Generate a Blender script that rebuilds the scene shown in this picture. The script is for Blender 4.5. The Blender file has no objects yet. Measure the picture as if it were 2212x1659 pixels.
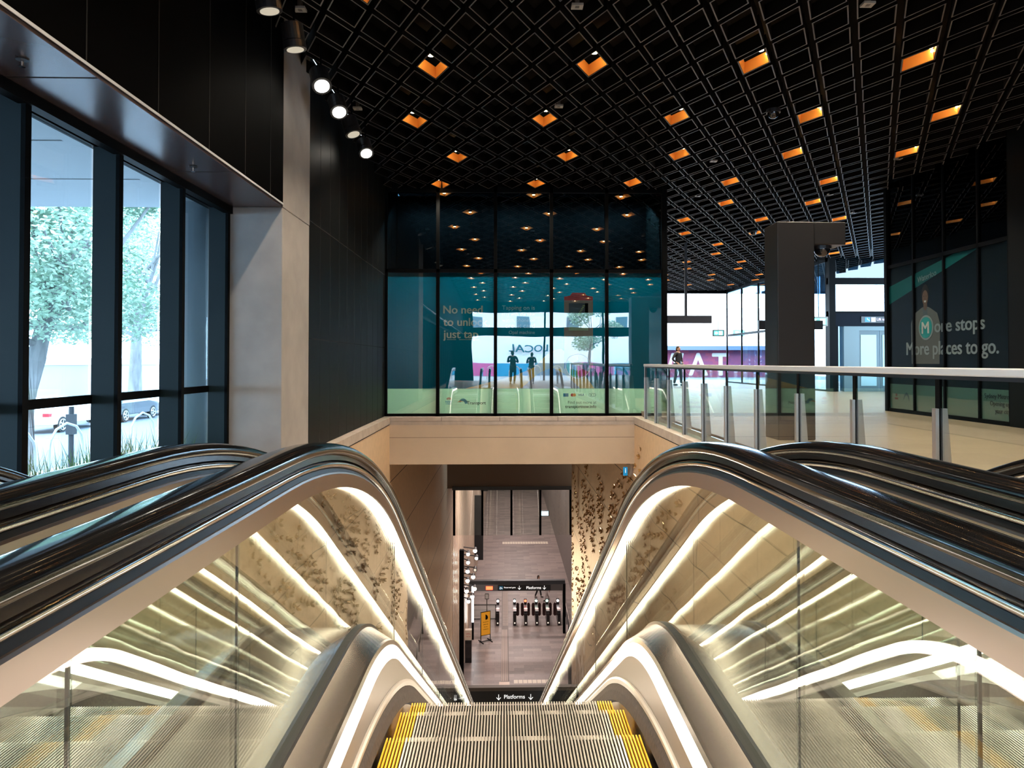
import bpy, bmesh, math, random
from mathutils import Vector, Matrix
R = math.radians
random.seed(7)
S = bpy.context.scene
COL = S.collection

# ---------------------------------------------------------------- camera, world, exposure
cam_data = bpy.data.cameras.new('camera')
cam = bpy.data.objects.new('camera', cam_data); COL.objects.link(cam)
cam.location = (0, 0, 1.13)
cam.rotation_euler = (R(90) + 0.0165, 0, -0.0235)
cam_data.sensor_width = 36
cam_data.lens = 1563.05 / 2212 * 36
cam_data.shift_x = -20.5 / 2212
cam_data.shift_y = -72.7 / 2212
cam_data.clip_start = 0.02; cam_data.clip_end = 600
S.camera = cam
S.view_settings.view_transform = 'Standard'
S.view_settings.look = 'None'
S.view_settings.exposure = 1.0
S.view_settings.gamma = 1
S.view_settings.use_curve_mapping = False
cy = S.cycles
cy.max_bounces = 10; cy.diffuse_bounces = 4; cy.glossy_bounces = 6; cy.transmission_bounces = 4; cy.transparent_max_bounces = 24
cy.sample_clamp_indirect = 5; cy.caustics_reflective = False; cy.caustics_refractive = False
cy.use_denoising = True

W = bpy.data.worlds.new('world'); S.world = W; W.use_nodes = True
bg = W.node_tree.nodes['Background']
bg.inputs[0].default_value = (0.58, 0.80, 1.0, 1); bg.inputs[1].default_value = 8.5

SUN = bpy.data.lights.new('sun', 'SUN'); SUN.energy = 3.0; SUN.angle = R(12); SUN.color = (1, .96, .88)
so = bpy.data.objects.new('sun', SUN); COL.objects.link(so); so.rotation_euler = (R(-38), R(12), R(160))

DOWN_W = 165.0
def area(name, loc, size, power, color, rot=(0, 0, 0), sy=None):
    d = bpy.data.lights.new(name, 'AREA'); d.energy = power; d.color = color; d.size = size
    if sy: d.shape = 'RECTANGLE'; d.size_y = sy
    o = bpy.data.objects.new(name, d); COL.objects.link(o); o.location = loc; o.rotation_euler = rot
    return o
# added area lights, unseen inside the glazed box, to backlight its window film
for bx_ in (-1.5, .45, 2.4):
    area('added_film_backlight', (bx_, 16.2, 4.6), 1.6, 640, (.95, 1.0, .98), (R(25), 0, 0), sy=.3)
# added fill lights, out of view under the lower hall ceiling, to brighten it
for yy in (38, 52, 66, 80, 94):
    area('added_hall_fill', (1.2, yy, -4.4), 4.5, 430, (1.0, .84, .78), sy=1.2)

# ---------------------------------------------------------------- materials
MATS = {}
def mat(name, col, rough=.5, metal=0., spec=.5, emis=None, es=0., noise=None, bump=None, coat=0.):
    if name in MATS: return MATS[name]
    m = bpy.data.materials.new(name); m.use_nodes = True
    nt = m.node_tree; b = nt.nodes['Principled BSDF']
    b.inputs['Base Color'].default_value = (*col, 1)
    b.inputs['Roughness'].default_value = rough; b.inputs['Metallic'].default_value = metal
    b.inputs['Specular IOR Level'].default_value = spec
    b.inputs['Coat Weight'].default_value = coat
    if emis: b.inputs['Emission Color'].default_value = (*emis, 1); b.inputs['Emission Strength'].default_value = es
    if noise or bump:
        tc = nt.nodes.new('ShaderNodeTexCoord'); mp = nt.nodes.new('ShaderNodeMapping'); nt.links.new(tc.outputs['Object'], mp.inputs[0])
        n = nt.nodes.new('ShaderNodeTexNoise'); nt.links.new(mp.outputs[0], n.inputs['Vector'])
        sc, amt, sv = (noise or bump)
        mp.inputs['Scale'].default_value = sv; n.inputs['Scale'].default_value = sc; n.inputs['Detail'].default_value = 5
        if noise:
            r = nt.nodes.new('ShaderNodeValToRGB'); nt.links.new(n.outputs['Fac'], r.inputs[0])
            r.color_ramp.elements[0].position = .3; r.color_ramp.elements[1].position = .7
            r.color_ramp.elements[0].color = (*[c * (1 - amt) for c in col], 1); r.color_ramp.elements[1].color = (*[min(1, c * (1 + amt)) for c in col], 1)
            nt.links.new(r.outputs[0], b.inputs['Base Color'])
        if bump:
            bp = nt.nodes.new('ShaderNodeBump'); bp.inputs['Strength'].default_value = bump[1]; bp.inputs['Distance'].default_value = .01
            nt.links.new(n.outputs['Fac'], bp.inputs['Height']); nt.links.new(bp.outputs[0], b.inputs['Normal'])
    MATS[name] = m; return m

def glass(name, tint=(.93, .97, .96), refl=.1, graz=.9, rough=0., wav=0., wscale=3.):
    """clear sheet: mostly lets light through, reflects by angle"""
    if name in MATS: return MATS[name]
    m = bpy.data.materials.new(name); m.use_nodes = True; nt = m.node_tree
    for n in list(nt.nodes): nt.nodes.remove(n)
    out = nt.nodes.new('ShaderNodeOutputMaterial'); mix = nt.nodes.new('ShaderNodeMixShader')
    tr = nt.nodes.new('ShaderNodeBsdfTransparent'); tr.inputs[0].default_value = (*tint, 1)
    gl = nt.nodes.new('ShaderNodeBsdfGlossy'); gl.inputs['Roughness'].default_value = rough; gl.inputs[0].default_value = (1, 1, 1, 1)
    lw = nt.nodes.new('ShaderNodeLayerWeight'); lw.inputs[0].default_value = .5
    pw = nt.nodes.new('ShaderNodeMath'); pw.operation = 'POWER'; pw.inputs[1].default_value = 4.5
    nt.links.new(lw.outputs['Facing'], pw.inputs[0])
    ma = nt.nodes.new('ShaderNodeMath'); ma.operation = 'MULTIPLY_ADD'; ma.inputs[1].default_value = graz - refl; ma.inputs[2].default_value = refl
    nt.links.new(pw.outputs[0], ma.inputs[0]); nt.links.new(ma.outputs[0], mix.inputs[0])
    nt.links.new(tr.outputs[0], mix.inputs[1]); nt.links.new(gl.outputs[0], mix.inputs[2]); nt.links.new(mix.outputs[0], out.inputs[0])
    if wav:
        tc = nt.nodes.new('ShaderNodeTexCoord'); n = nt.nodes.new('ShaderNodeTexNoise'); n.inputs['Scale'].default_value = wscale; n.inputs['Detail'].default_value = 1
        nt.links.new(tc.outputs['Object'], n.inputs['Vector'])
        bp = nt.nodes.new('ShaderNodeBump'); bp.inputs['Strength'].default_value = 1; bp.inputs['Distance'].default_value = wav
        nt.links.new(n.outputs['Fac'], bp.inputs['Height']); nt.links.new(bp.outputs[0], gl.inputs['Normal'])
    MATS[name] = m; return m

def brick_mat(name, c1, c2, mortar, sx, sy, rough=.4, msize=.004, spec=.5, off=.5, bias=0., axes='XY'):
    if name in MATS: return MATS[name]
    m = bpy.data.materials.new(name); m.use_nodes = True; nt = m.node_tree; b = nt.nodes['Principled BSDF']
    tc = nt.nodes.new('ShaderNodeTexCoord'); sp = nt.nodes.new('ShaderNodeSeparateXYZ'); cb = nt.nodes.new('ShaderNodeCombineXYZ')
    nt.links.new(tc.outputs['Object'], sp.inputs[0]); nt.links.new(sp.outputs[axes[0]], cb.inputs[0]); nt.links.new(sp.outputs[axes[1]], cb.inputs[1])
    br = nt.nodes.new('ShaderNodeTexBrick'); nt.links.new(cb.outputs[0], br.inputs['Vector'])
    br.inputs['Color1'].default_value = (*c1, 1); br.inputs['Color2'].default_value = (*c2, 1); br.inputs['Mortar'].default_value = (*mortar, 1)
    br.inputs['Scale'].default_value = 1; br.inputs['Brick Width'].default_value = sx; br.inputs['Row Height'].default_value = sy
    br.inputs['Mortar Size'].default_value = msize; br.offset = off; br.inputs['Bias'].default_value = bias
    nn = nt.nodes.new('ShaderNodeTexNoise'); nn.inputs['Scale'].default_value = 9; nn.inputs['Detail'].default_value = 8
    nt.links.new(tc.outputs['Object'], nn.inputs['Vector'])
    mr = nt.nodes.new('ShaderNodeMapRange'); mr.inputs[3].default_value = .82; mr.inputs[4].default_value = 1.12; nt.links.new(nn.outputs['Fac'], mr.inputs[0])
    mx = nt.nodes.new('ShaderNodeVectorMath'); mx.operation = 'SCALE'; nt.links.new(br.outputs['Color'], mx.inputs[0]); nt.links.new(mr.outputs[0], mx.inputs['Scale'])
    nt.links.new(mx.outputs[0], b.inputs['Base Color'])
    b.inputs['Roughness'].default_value = rough; b.inputs['Specular IOR Level'].default_value = spec
    MATS[name] = m; return m

def brushed(name, col, rough, aniso=0., axis=(1, .02, 1)):
    if name in MATS: return MATS[name]
    m = mat(name, col, rough, 1.0)
    nt = m.node_tree; b = nt.nodes['Principled BSDF']
    tc = nt.nodes.new('ShaderNodeTexCoord'); mp = nt.nodes.new('ShaderNodeMapping'); mp.inputs['Scale'].default_value = (axis[0] * 12, axis[1] * 12, axis[2] * 1)
    n = nt.nodes.new('ShaderNodeTexNoise'); n.inputs['Scale'].default_value = 4; n.inputs['Detail'].default_value = 4
    nt.links.new(tc.outputs['Object'], mp.inputs[0]); nt.links.new(mp.outputs[0], n.inputs['Vector'])
    mr = nt.nodes.new('ShaderNodeMapRange'); mr.inputs[3].default_value = rough * .92; mr.inputs[4].default_value = rough * 1.1
    nt.links.new(n.outputs['Fac'], mr.inputs[0]); nt.links.new(mr.outputs[0], b.inputs['Roughness'])
    return m

WARM = (1.0, .84, .62)
steel = brushed('brushed_steel', (.40, .37, .345), .26)
steel_soft = brushed('satin_steel', (.50, .44, .40), .36)
trim_steel = brushed('handrail_trim_steel', (.38, .315, .285), .30)
chrome = mat('polished_metal', (.66, .64, .63), .10, 1)
bronze = mat('dark_bronze', (.075, .055, .045), .22, .7)
rubber = mat('handrail_rubber', (.004, .004, .0045), .13, 0, .5, coat=.25)
gasket = mat('gasket_rubber', (.012, .012, .013), .4)
led = mat('led_diffuser', (.9, .85, .75), .5, emis=(1, .82, .58), es=6.0)
led_low = mat('led_diffuser_skirt', (.9, .85, .75), .5, emis=(1, .88, .74), es=5.2)
esc_glass = glass('escalator_glass', (.90, .95, .93), .10, .95, wav=.0012, wscale=2.2)
clear_glass = glass('clear_glass', (.94, .975, .97), .05, .9)
rail_glass = glass('balustrade_glass', (.86, .94, .93), .06, .9)
win_glass = glass('window_glass', (.86, .95, 1.0), .08, .9)
facade_glass = glass('facade_glass', (.88, .94, .95), .105, .95, wav=.0012, wscale=1.1)
dark_glass = glass('dark_glass', (.10, .16, .19), .07, .95, wav=.0008, wscale=1.1)
far_glass = glass('partition_glass', (.50, .72, .86), .30, .95)
cleat = mat('cleat_aluminium', (.74, .70, .64), .3, .8)
groove = mat('step_groove', (.004, .0035, .003), .7, spec=.1)
yellow = mat('step_yellow', (.75, .42, .02), .45)
bristle = mat('brush_bristle', (.06, .045, .04), .7, noise=(60, .9, (1, 8, 1)))
holder = mat('brush_holder_aluminium', (.85, .80, .74), .35, .6)
concrete = mat('pillar_concrete', (.36, .345, .33), .75, noise=(3, .10, (1, 1, 1)))
beam_m = mat('beam_concrete', (.60, .49, .385), .7, noise=(1.5, .06, (1, 1, 1)))
coping_m = mat('coping_stone', (.52, .45, .40), .25, noise=(6, .1, (1, 1, 1)))
black_panel = mat('black_wall_panel', (.0035, .0045, .0045), .5, spec=.12)
bulk_black = mat('bulkhead_black', (.0006, .0006, .0007), .6, spec=.02)
seam = mat('panel_seam', (.001, .001, .001), .9)
soffit_m = mat('soffit_panel', (.10, .078, .085), .26, .25, .5)
frame_black = mat('frame_black', (.0015, .002, .0025), .5, spec=.06)
fin_m = mat('fin_blue_grey', (.006, .015, .019), .5, 0, .25)
ceil_line = mat('ceiling_edge_highlight', (.095, .09, .092), .5)  # bottom edges painted paler than the cell walls, standing in for caught light
ceil_dark = mat('ceiling_void_black', (.004, .0035, .003), .8, spec=.1)
gold = mat('gold_reflector', (.85, .42, .10), .5, .1)
corner_glow = mat('added_corner_glow', (1, .8, .5), .5, emis=(1, .64, .26), es=85)  # glow added to brighten the reflector's side corners
lamp_on = mat('lamp_on', (1, 1, 1), .5, emis=(1, .72, .38), es=26)
spot_on = mat('spot_on', (1, 1, 1), .5, emis=(1, .93, .80), es=9)
glare_on = mat('bright_spot_on', (1, 1, 1), .5, emis=(1, .88, .66), es=9)
white_m = mat('white_plastic', (.75, .75, .73), .4)
grey_m = mat('grey_paint', (.12, .12, .12), .4)
dkgrey = mat('dark_grey_metal', (.035, .037, .042), .38, .3)
sign_black = mat('sign_black', (.004, .004, .005), .35)
sign_white = mat('sign_lettering', (.9, .9, .88), .5, emis=(1, 1, .97), es=.55)
teal = mat('teal_film', (.0, .13, .17), .5, spec=.1)
sage = mat('pale_green_film', (.42, .56, .38), .5)
def film(name, col, amt=.55):
    m = mat(name, col, .5, spec=.1); nt = m.node_tree; b = nt.nodes['Principled BSDF']; out = [n for n in nt.nodes if n.type == 'OUTPUT_MATERIAL'][0]
    tl = nt.nodes.new('ShaderNodeBsdfTranslucent'); tl.inputs[0].default_value = (*col, 1); mx = nt.nodes.new('ShaderNodeMixShader'); mx.inputs[0].default_value = amt
    nt.links.new(b.outputs[0], mx.inputs[1]); nt.links.new(tl.outputs[0], mx.inputs[2]); nt.links.new(mx.outputs[0], out.inputs[0]); return m
film(teal.name, (.0, .165, .20)); film(sage.name, (.60, .74, .58))
film_txt = mat('film_lettering', (.62, .60, .48), .5)
film_yel = mat('film_ochre', (.62, .42, .10), .5)
film_dark = mat('film_dark_text', (.03, .04, .035), .5)
reader_grey = mat('reader_taupe', (.20, .17, .15), .5)
red_m = mat('red_print', (.55, .03, .03), .5)
blue_m = mat('blue_print', (.02, .20, .38), .5)
green_m = mat('green_print', (.04, .30, .07), .5)
orange_m = mat('orange_print', (.85, .25, .02), .5)
brass = mat('brass_leaf_metal', (.85, .60, .30), .12, .7)
hall_floor = brick_mat('hall_paving', (.25, .19, .14), (.205, .155, .115), (.15, .12, .09), 1.8, .45, .42, .004, spec=.3)
low_floor = brick_mat('lower_hall_paving', (.36, .29, .27), (.22, .185, .175), (.20, .16, .15), 1.2, .42, .38, .006)
tunnel_wall = brick_mat('tunnel_wall_panel', (.70, .51, .33), (.67, .49, .32), (.03, .015, .008), 9.0, 1.35, .55, .011, axes='YZ')

# ---------------------------------------------------------------- mesh helpers
class MB:
    def __init__(s): s.v = []; s.f = []; s.m = []
    def add(s, vs, fs, mi=0):
        o = len(s.v); s.v += [tuple(v) for v in vs]; s.f += [tuple(i + o for i in f) for f in fs]; s.m += [mi] * len(fs); return s
    def box(s, x0, x1, y0, y1, z0, z1, mi=0):
        x0, x1 = min(x0, x1), max(x0, x1); y0, y1 = min(y0, y1), max(y0, y1); z0, z1 = min(z0, z1), max(z0, z1)
        return s.add([(x0, y0, z0), (x1, y0, z0), (x1, y1, z0), (x0, y1, z0), (x0, y0, z1), (x1, y0, z1), (x1, y1, z1), (x0, y1, z1)],
                     [(0, 3, 2, 1), (4, 5, 6, 7), (0, 1, 5, 4), (1, 2, 6, 5), (2, 3, 7, 6), (3, 0, 4, 7)], mi)
    def tube(s, pts, rad, n=10, mi=0, cap=True):
        pts = [Vector(p) for p in pts]
        rad = rad if isinstance(rad, (list, tuple)) else [rad] * len(pts)
        rings = []; up = Vector((0, 0, 1))
        for i, p in enumerate(pts):
            t = (pts[min(i + 1, len(pts) - 1)] - pts[max(i - 1, 0)]).normalized()
            a = t.cross(up)
            if a.length < .1: a = t.cross(Vector((1, 0, 0)))
            a.normalize(); b = t.cross(a).normalized()
            rings.append([p + (a * math.cos(2 * math.pi * k / n) + b * math.sin(2 * math.pi * k / n)) * rad[i] for k in range(n)])
        vs = [v for r in rings for v in r]; fs = []
        for i in range(len(rings) - 1):
            for k in range(n):
                fs.append((i * n + k, i * n + (k + 1) % n, (i + 1) * n + (k + 1) % n, (i + 1) * n + k))
        if cap: fs.append(tuple(range(n))[::-1]); fs.append(tuple((len(rings) - 1) * n + k for k in range(n)))
        return s.add(vs, fs, mi)
    def ball(s, c, r, n=12, m=8, mi=0, z0=-90, z1=90):
        r = r if isinstance(r, (list, tuple)) else (r, r, r)
        vs = []; fs = []
        for i in range(m + 1):
            ph = R(z0 + (z1 - z0) * i / m)
            for k in range(n):
                t = 2 * math.pi * k / n
                vs.append((c[0] + r[0] * math.cos(ph) * math.cos(t), c[1] + r[1] * math.cos(ph) * math.sin(t), c[2] + r[2] * math.sin(ph)))
        for i in range(m):
            for k in range(n): fs.append((i * n + k, i * n + (k + 1) % n, (i + 1) * n + (k + 1) % n, (i + 1) * n + k))
        return s.add(vs, fs, mi)
    def prism(s, poly, axis, a, b, mi=0):
        """extrude a 2-D polygon along axis x/y/z from a to b"""
        def P(u, v, w): return {'x': (w, u, v), 'y': (u, w, v), 'z': (u, v, w)}[axis]
        n = len(poly); vs = [P(u, v, a) for u, v in poly] + [P(u, v, b) for u, v in poly]
        fs = [tuple(range(n))[::-1], tuple(range(n, 2 * n))] + [(k, (k + 1) % n, n + (k + 1) % n, n + k) for k in range(n)]
        return s.add(vs, fs, mi)
    def build(s, name, mats, parent=None, smooth=False, bevel=0, world=True):
        me = bpy.data.meshes.new(name)
        vs = s.v
        if parent is not None and world:
            q = parent.get('_base', None) or (0, 0, 0)
            vs = [(v[0] - q[0], v[1] - q[1], v[2] - q[2]) for v in vs]
        me.from_pydata(vs, [], s.f)
        mats = mats if isinstance(mats, (list, tuple)) else [mats]
        for m in mats: me.materials.append(m)
        for p, mi in zip(me.polygons, s.m): p.material_index = mi
        bm = bmesh.new(); bm.from_mesh(me); bmesh.ops.recalc_face_normals(bm, faces=bm.faces); bm.to_mesh(me); bm.free()
        if smooth: me.shade_smooth()
        o = bpy.data.objects.new(name, me); COL.objects.link(o)
        if parent is not None: o.parent = parent; 
        if parent is not None and world: o['_base'] = tuple(parent.get('_base', (0, 0, 0)))
        if bevel:
            b = o.modifiers.new('bevel', 'BEVEL'); b.width = bevel; b.segments = 2; b.limit_method = 'ANGLE'
        if smooth:
            e = o.modifiers.new('norm', 'WEIGHTED_NORMAL') if False else None
        return o
def tag(o, label=None, cat=None, group=None, kind=None):
    if label: o['label'] = label
    if cat: o['category'] = cat
    if group: o['group'] = group
    if kind: o['kind'] = kind
    return o
def thing(name, label, cat, loc=(0, 0, 0), group=None):
    o = bpy.data.objects.new(name, None); COL.objects.link(o); o.location = loc; o['_base'] = tuple(loc); o.empty_display_size = .1
    return tag(o, label, cat, group)
def struct(name, mb, m, **k): return tag(mb.build(name, m, **k), kind='structure')
def children(o): return list(o.children)
def copy_tree(o, parent=None):
    c = o.copy(); COL.objects.link(c)
    if parent is not None: c.parent = parent
    for ch in children(o): copy_tree(ch, c)
    return c
def text_mb(s, size, font_bold=False, align='LEFT', depth=.004, shear=0, space=1.0):
    """letters as a mesh in the XZ plane, reading along +x, facing -y"""
    cu = bpy.data.curves.new('t', 'FONT'); cu.body = s; cu.size = size; cu.align_x = align; cu.extrude = depth / 2; cu.resolution_u = 4
    cu.space_character = space; cu.shear = shear
    o = bpy.data.objects.new('t', cu); COL.objects.link(o)
    dg = bpy.context.evaluated_depsgraph_get(); me = bpy.data.meshes.new_from_object(o.evaluated_get(dg))
    vs = [(v.co.x, -v.co.z, v.co.y) for v in me.vertices]; fs = [tuple(p.vertices) for p in me.polygons]
    COL.objects.unlink(o); bpy.data.objects.remove(o); bpy.data.meshes.remove(me)
    if font_bold:   # thicken the strokes by laying slightly shifted copies over each other
        n = len(vs); e = size * .022; V = []; F = []
        for k, (dx, dz) in enumerate(((0, 0), (e, 0), (-e, 0), (0, e * .6), (0, -e * .6), (e * .7, e * .4), (-e * .7, -e * .4))):
            V += [(v[0] + dx, v[1] - .00025 * k, v[2] + dz) for v in vs]; F += [tuple(i + n * k for i in f) for f in fs]
        return V, F
    return vs, fs
def put_text(mb, s, x, y, z, width=None, size=.1, bold=False, mi=0, rot=0, depth=.004, align='LEFT', height=None, shear=0):
    vs, fs = text_mb(s, size, bold, 'LEFT', depth, shear)
    x0 = min(v[0] for v in vs); x1 = max(v[0] for v in vs)
    sc = (width / (x1 - x0)) if width else 1
    sz = sc
    if height: sz = height / size
    w = (x1 - x0) * sc
    off = 0 if align == 'LEFT' else (-w / 2 if align == 'CENTER' else -w)
    c, sn = math.cos(rot), math.sin(rot)
    out = []
    for v in vs:
        lx = (v[0] - x0) * sc + off; ly = v[1]; lz = v[2] * sz
        out.append((x + lx * c - ly * sn, y + lx * sn + ly * c, z + lz))
    mb.add(out, fs, mi)
def grid_sheet(mb, P, mi=0, closed=False):
    """P: list of rows of points -> quads"""
    n = len(P[0]); vs = [p for r in P for p in r]; fs = []
    for i in range(len(P) - 1):
        for k in range(n - 1): fs.append((i * n + k, i * n + k + 1, (i + 1) * n + k + 1, (i + 1) * n + k))
        if closed: fs.append((i * n + n - 1, i * n, (i + 1) * n, (i + 1) * n + n - 1))
    if closed: fs.append(tuple(range(n))[::-1]); fs.append(tuple((len(P) - 1) * n + k for k in range(n)))
    mb.add(vs, fs, mi)

# ---------------------------------------------------------------- geometry constants
CZ = 1.13            # camera height above the hall floor
LOW = -17.37         # lower hall floor
CEIL = 4.79
XL, XR = -2.36, 2.69 # escalator well walls
YB = 14.95           # far edge of the well
T30 = R(30)

# ---------------------------------------------------------------- escalators
XC = 0.0335
Y0 = 0.35
def path(drop, dc, rad, ystart=Y0, nflat=6, narc=18, ninc=30, low=True):
    """side profile of one escalator line: level, arc, 30 degree incline, arc, level.  returns [(y, z, normal_angle)]"""
    y0 = dc - rad * math.tan(T30 / 2); z0 = CZ - drop; out = []
    for i in range(nflat): out.append((ystart + (y0 - ystart) * i / nflat, z0, 0.))
    for i in range(narc + 1):
        a = T30 * i / narc; out.append((y0 + rad * math.sin(a), z0 - rad * (1 - math.cos(a)), a))
    yb, zb, _ = out[-1]
    rise = 17.24; r2 = 2.0
    # end of incline
    dcl = dc + rise / math.tan(T30); ye = dcl - r2 * math.tan(T30 / 2) * math.cos(T30); ze = z0 - rise + r2 * math.tan(T30 / 2) * math.sin(T30)
    for i in range(1, ninc + 1):
        t = i / ninc; t = t ** 1.6
        out.append((yb + (ye - yb) * t, zb + (ze - zb) * t, T30))
    for i in range(1, 9):
        a = T30 * (1 - i / 8)
        out.append((dcl + r2 * (math.tan(T30 / 2) - math.sin(a)) , z0 - rise + r2 * (1 - math.cos(a)), a))
    out.append((dcl + 2.0, z0 - rise, 0.))
    return out
HR = path(.223, 2.819, 3.771)
DO = path(.995, 2.854, 1.145)
DI = path(1.019, 2.821, 1.53)
LT = path(1.042, 2.826, 1.48)
LL = path(1.108, 2.838, 1.32)
ST = path(1.256, 2.895, 2.937)
def off(pt, n):     # shift along the line's own normal (up positive)
    y, z, a = pt
    return (y + n * math.sin(a), z + n * math.cos(a))
def sweep(mb, P, sec, x, side, mi=0, i0=0, i1=None):
    rows = []
    for pt in P[i0:i1]:
        rows.append([(x + side * u, *off(pt, n)) for u, n in sec])
    grid_sheet(mb, rows, mi, closed=True)
def interp(P, y):
    for a, b in zip(P, P[1:]):
        if a[0] <= y <= b[0]:
            t = (y - a[0]) / max(1e-6, b[0] - a[0]); return (y, a[1] + (b[1] - a[1]) * t, a[2] + (b[2] - a[2]) * t)
    return P[-1] if y > P[0][0] else P[0]
GX = .595
sec_rail = [(math.copysign(.043 * abs(math.cos(R(a))) ** .72, math.cos(R(a))), -.022 + math.copysign(.023 * abs(math.sin(R(a))) ** .9, math.sin(R(a)))) for a in range(-20, 201, 10)] + [(-.036, -.034), (-.022, -.036), (.022, -.036), (.036, -.034)]
sec_guide = [(-.027, -.036), (.027, -.036), (.030, -.052), (-.030, -.052)]
sec_tube = [(.034 * math.cos(t), -.066 + .015 * math.sin(t)) for t in [k * math.pi / 6 for k in range(12)]]
sec_chan = [(-.022, -.078), (.022, -.078), (.026, -.090), (-.026, -.090)]
sec_band = [(-.031, -.090), (.031, -.090), (.033, -.095), (.033, -.139), (.026, -.139), (.026, -.128), (-.026, -.128), (-.026, -.139), (-.033, -.139), (-.033, -.095)]
sec_led = [(-.022, -.1285), (.022, -.1285), (.020, -.1335), (-.020, -.1335)]

# one step shared by all escalators, top surface at z=0, far edge at y=0
def step_mesh(n, name, parent, y, z, xc):
    mb = MB(); d = .352; hw = .452
    mb.box(-hw, hw, -d, 0, -.03, -.012, 0); mb.box(-hw, hw, -.012, 0, -.24, -.03, 0)
    p = 2 * hw / n
    for k in range(n):
        x = -hw + (k + .5) * p; w = p * .24
        mi = 2 if (k < 6 or k >= n - 6) else 1
        mb.box(x - w, x + w, -d + .003, 0, -.012, 0, mi)
        mb.box(x - w, x + w, 0, .006, -.22, 0, mi)
    return mb
_step_me = {}
def escalator(xc, label, nsteps=12, panels=(.95, 1.54, 3.72, 5.0, 6.3)):
    t = thing('escalator', label, 'escalator', (xc, 2.5, -.126), 'escalators going down into the well')
    for sd in (-1, 1):
        gx = xc + sd * GX
        h = MB(); sweep(h, HR, sec_rail, gx, sd); ho = h.build('handrail', rubber, t, smooth=True)
        g = MB(); sweep(g, HR, sec_guide, gx, sd); g.build('rail_guide', bronze, ho)
        g = MB(); sweep(g, HR, sec_tube, gx, sd); g.build('rail_tube', chrome, ho, smooth=True)
        g = MB(); sweep(g, HR, sec_chan, gx, sd); g.build('rail_channel', gasket, ho)
        b = MB(); sweep(b, HR, sec_band, gx, sd); bo = b.build('trim_band', trim_steel, t)
        l = MB(); sweep(l, HR, sec_led, gx, sd); l.build('light_strip', led, bo)
        # inner deck between glass foot and light housing
        d = MB(); rows = []
        for a, b_, c in zip(DO, DI, LT):
            rows.append([(xc + sd * (GX - .012), a[0], a[1] - .03), (xc + sd * (GX - .012), a[0], a[1]), (xc + sd * (GX - .02), a[0], a[1] + .002),
                         (xc + sd * .500, b_[0], b_[1] + .001), (xc + sd * .491, b_[0], b_[1] - .003), (xc + sd * .488, c[0], c[1]),
                         (xc + sd * .503, c[0], c[1] - .04)])
        grid_sheet(d, rows, 0, closed=True); d.build('inner_deck', steel, t)
        l = MB(); rows = []
        for c, e in zip(LT, LL):
            rows.append([(xc + sd * .490, c[0], c[1] - .002), (xc + sd * .485, (c[0] * .8 + e[0] * .2), c[1] * .8 + e[1] * .2), (xc + sd * .484, (c[0] * .2 + e[0] * .8), c[1] * .2 + e[1] * .8), (xc + sd * .488, e[0], e[1]), (xc + sd * .508, e[0], e[1])])
        grid_sheet(l, rows, 0, closed=True); l.build('skirt_light', led_low, t)
        s = MB(); rows = []
        for e, q in zip(LL, ST):
            rows.append([(xc + sd * .503, e[0], e[1] - .001), (xc + sd * .482, e[0], e[1] - .001), (xc + sd * .479, *off(q, .062)), (xc + sd * .478, *off(q, -.12)), (xc + sd * .50, *off(q, -.12))])
        grid_sheet(s, rows, 0, closed=True); so_ = s.build('skirt', steel_soft, t)
        s = MB(); sweep(s, ST, [(.479, .046), (.468, .048), (.466, .066), (.471, .074), (.479, .074)], xc, sd, i1=-12); s.build('brush_holder', holder, so_)
        s = MB(); sweep(s, ST, [(.478, -.03), (.478, .046), (.468, .046), (.460, .02), (.4545, -.02)], xc, sd, i1=-12); s.build('brush', bristle, so_)
        # glass panels, each a sheet 12 mm thick between the deck and the trim band
        ys = [Y0] + [p for p in panels] + [8.2, 10.2, 12.2, 15, 18, 21, 24, 27, 30, 34.2]
        for a, b_ in zip(ys, ys[1:]):
            a += .0025; b_ -= .0025; k = max(2, int((b_ - a) / .18)) if b_ < 6 else 4
            rows = []
            for i in range(k + 1):
                y = a + (b_ - a) * i / k
                zt = interp(HR, y)[1] - .128 / math.cos(interp(HR, y)[2]); zb = interp(DO, y)[1] - .02
                rows.append([(gx - .005, y, zb), (gx + .005, y, zb), (gx + .005, y, zt), (gx - .005, y, zt)])
            m = MB(); grid_sheet(m, rows, 0, closed=True); m.build('glass_panel', esc_glass, t)
            if a > Y0 + .01 and a < 12:
                j = MB(); j.box(gx - .0022, gx + .0022, a - .0042, a - .0008, zb0, zt0); j.build('glass_joint', gasket, t)
            zb0 = zb; zt0 = zt
        g = MB(); rows = []
        for a in DO: rows.append([(gx - .020, a[0], a[1] - .01), (gx - .018, a[0], a[1] + .014), (gx + .018, a[0], a[1] + .014), (gx + .020, a[0], a[1] - .01)])
        grid_sheet(g, rows, 0, closed=True); g.build('glass_gasket', gasket, t)
    # truss sides
    mt = MB()
    for sd in (-1, 1):
        rows = [[(xc + sd * .51, a[0], a[1] - .07), (xc + sd * .62, a[0], a[1] - .035), (xc + sd * .62, a[0], a[1] - .9), (xc + sd * .51, a[0], a[1] - .9)] for a in DO]
        grid_sheet(mt, rows, 0, closed=True)
    rows = [[(xc - .47, a[0], a[1] - .28), (xc + .47, a[0], a[1] - .28), (xc + .47, a[0], a[1] - .75), (xc - .47, a[0], a[1] - .75)] for a in ST]
    grid_sheet(mt, rows, 0, closed=True)
    mt.build('truss', grey_m, t)
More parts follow.
